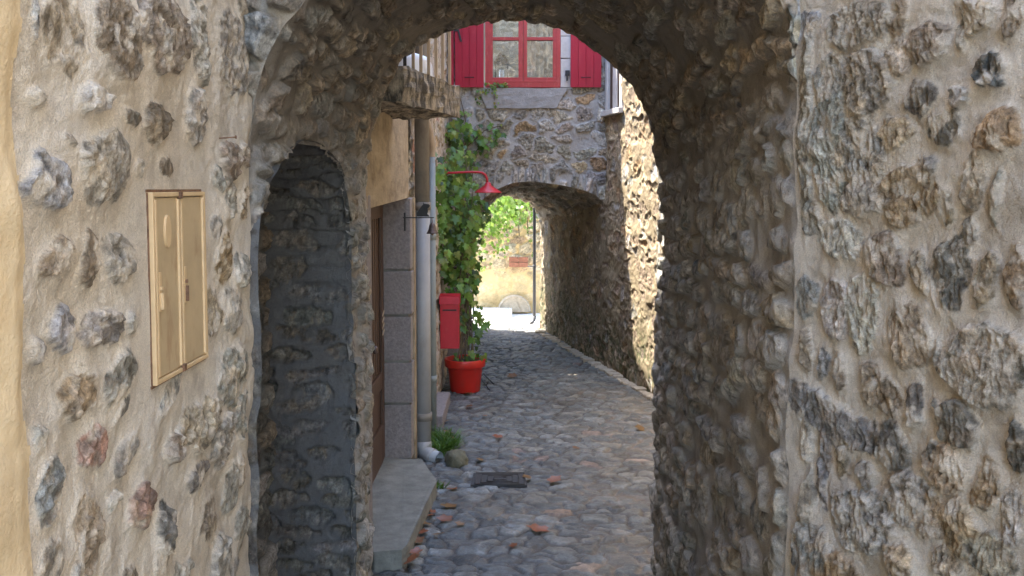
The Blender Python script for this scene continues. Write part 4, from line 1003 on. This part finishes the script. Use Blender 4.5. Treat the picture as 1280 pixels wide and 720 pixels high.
ms = thing('millstone', 'half round old millstone leaning at the foot of the sunlit garden wall', 'millstone', c_)
q = MB(); q.slab([(c_[0]+cr*math.cos(t),c_[1],c_[2]+cr*math.sin(t)) for t in np.linspace(0,math.pi,25)], (0,.1,0)); q.build('stone_disc', M_mill, ms, bevel=.01)
q = MB(); q.tube([(c_[0]+cr*.93*math.cos(t),c_[1]-.004,c_[2]+cr*.93*math.sin(t)) for t in np.linspace(0,math.pi,25)], .012, 8); q.slab([(c_[0]-.12,c_[1]-.02,.03),(c_[0]+.12,c_[1]-.02,.03),(c_[0]+.03,c_[1]-.02,.2),(c_[0]-.03,c_[1]-.02,.2)],(0,.03,0)); q.build('carved_fan', M_mill, ms, bevel=.005)
a = on_z(640,399,.0); q = MB(); q.box((-1.75,YE-.3,.0),(3.5,.45,.2)); prop(q.build('stone_ledge', M_pave, bevel=.01), 'low pale stone ledge along the foot of the garden wall', 'ledge')
tC = pipe('slim dark drainpipe with a bent shoe at the far end of the tunnel', on_y(668,300,13.95)[0], 13.95, .12, 4.6, .024, M_iron, coll=(.9,))
q = MB(); x_ = on_y(668,300,13.95)[0]; q.tube([(x_,13.95,.14),(x_,13.94,.09),(x_-.03,13.9,.05),(x_-.06,13.87,.035)], .026, 12); q.build('shoe', M_iron, tC)
hv_ = thing('hanging_vine', 'sunlit pale green vine hanging over the top of the far garden wall', 'climbing plant', (-.1,YE-.15,2.6)); items = []
r = random.Random(9)
blob(612,262,15.0,22,24,.15,150,(.05,.085)); blob(632,258,15.1,20,18,.12,110,(.05,.085)); blob(625,290,15.1,14,24,.1,110,(.045,.08)); blob(603,290,14.9,12,26,.15,110,(.045,.08))
blob(655,265,15.15,18,20,.08,60,(.05,.08)); blob(640,240,15.0,60,16,.25,420,(.05,.09)); blob(648,262,14.9,26,16,.2,150,(.05,.09)); blob(625,275,14.9,22,20,.2,140,(.05,.08)); blob(664,300,15.2,5,22,.05,20,(.04,.06)); blob(618,318,15.15,14,12,.06,24,(.04,.06)); blob(600,325,14.95,8,14,.06,30,(.04,.06))
leaves_mesh('leaves', items, M_vine, hv_, cols=((.2,.32,.05),(.28,.38,.09),(.34,.42,.14),(.12,.22,.03)), seed=4)
q = MB()
for x in (-.6,-.35,-.1,.1,.25): q.tube([(x,YE+.1,2.3),(x,YE-.12,2.42),(x+.03,YE-.2,2.3),(x-.02,YE-.16,1.9),(x+.02,YE-.1,1.3)], .008, 6)
q.build('stem', M_stem, hv_)

# ================================================================== LIGHT
w = bpy.data.worlds.new('World'); sc.world = w; w.use_nodes = True; nt = w.node_tree
sky = nt.nodes.new('ShaderNodeTexSky'); sky.sky_type = 'NISHITA'; sky.sun_disc = False
EL = R(65); hd = Vector((.90,-.44,0)).normalized()      # horizontal direction the light travels
sky.sun_elevation = EL; az = math.atan2(-hd.x, -hd.y); sky.sun_rotation = az
nt.links.new(sky.outputs[0], nt.nodes['Background'].inputs[0]); nt.nodes['Background'].inputs[1].default_value = .15
sd = bpy.data.lights.new('sun', 'SUN'); sd.energy = 2.0; sd.angle = R(.5); sd.color = (1,.95,.86)
so = bpy.data.objects.new('sun', sd); C.objects.link(so)
L = Vector((hd.x*math.cos(EL), hd.y*math.cos(EL), -math.sin(EL))); so.rotation_euler = L.to_track_quat('-Z','Y').to_euler(); so.location = (-5,0,12)
vs = sc.view_settings; vs.view_transform = 'Standard'; vs.look = 'None'; vs.gamma = 1; vs.use_curve_mapping = False; vs.exposure = 3.65
sc.cycles.max_bounces = 10; sc.cycles.diffuse_bounces = 8; sc.cycles.glossy_bounces = 4; sc.cycles.transparent_max_bounces = 12
sc.cycles.use_denoising = True; sc.cycles.sample_clamp_indirect = 6
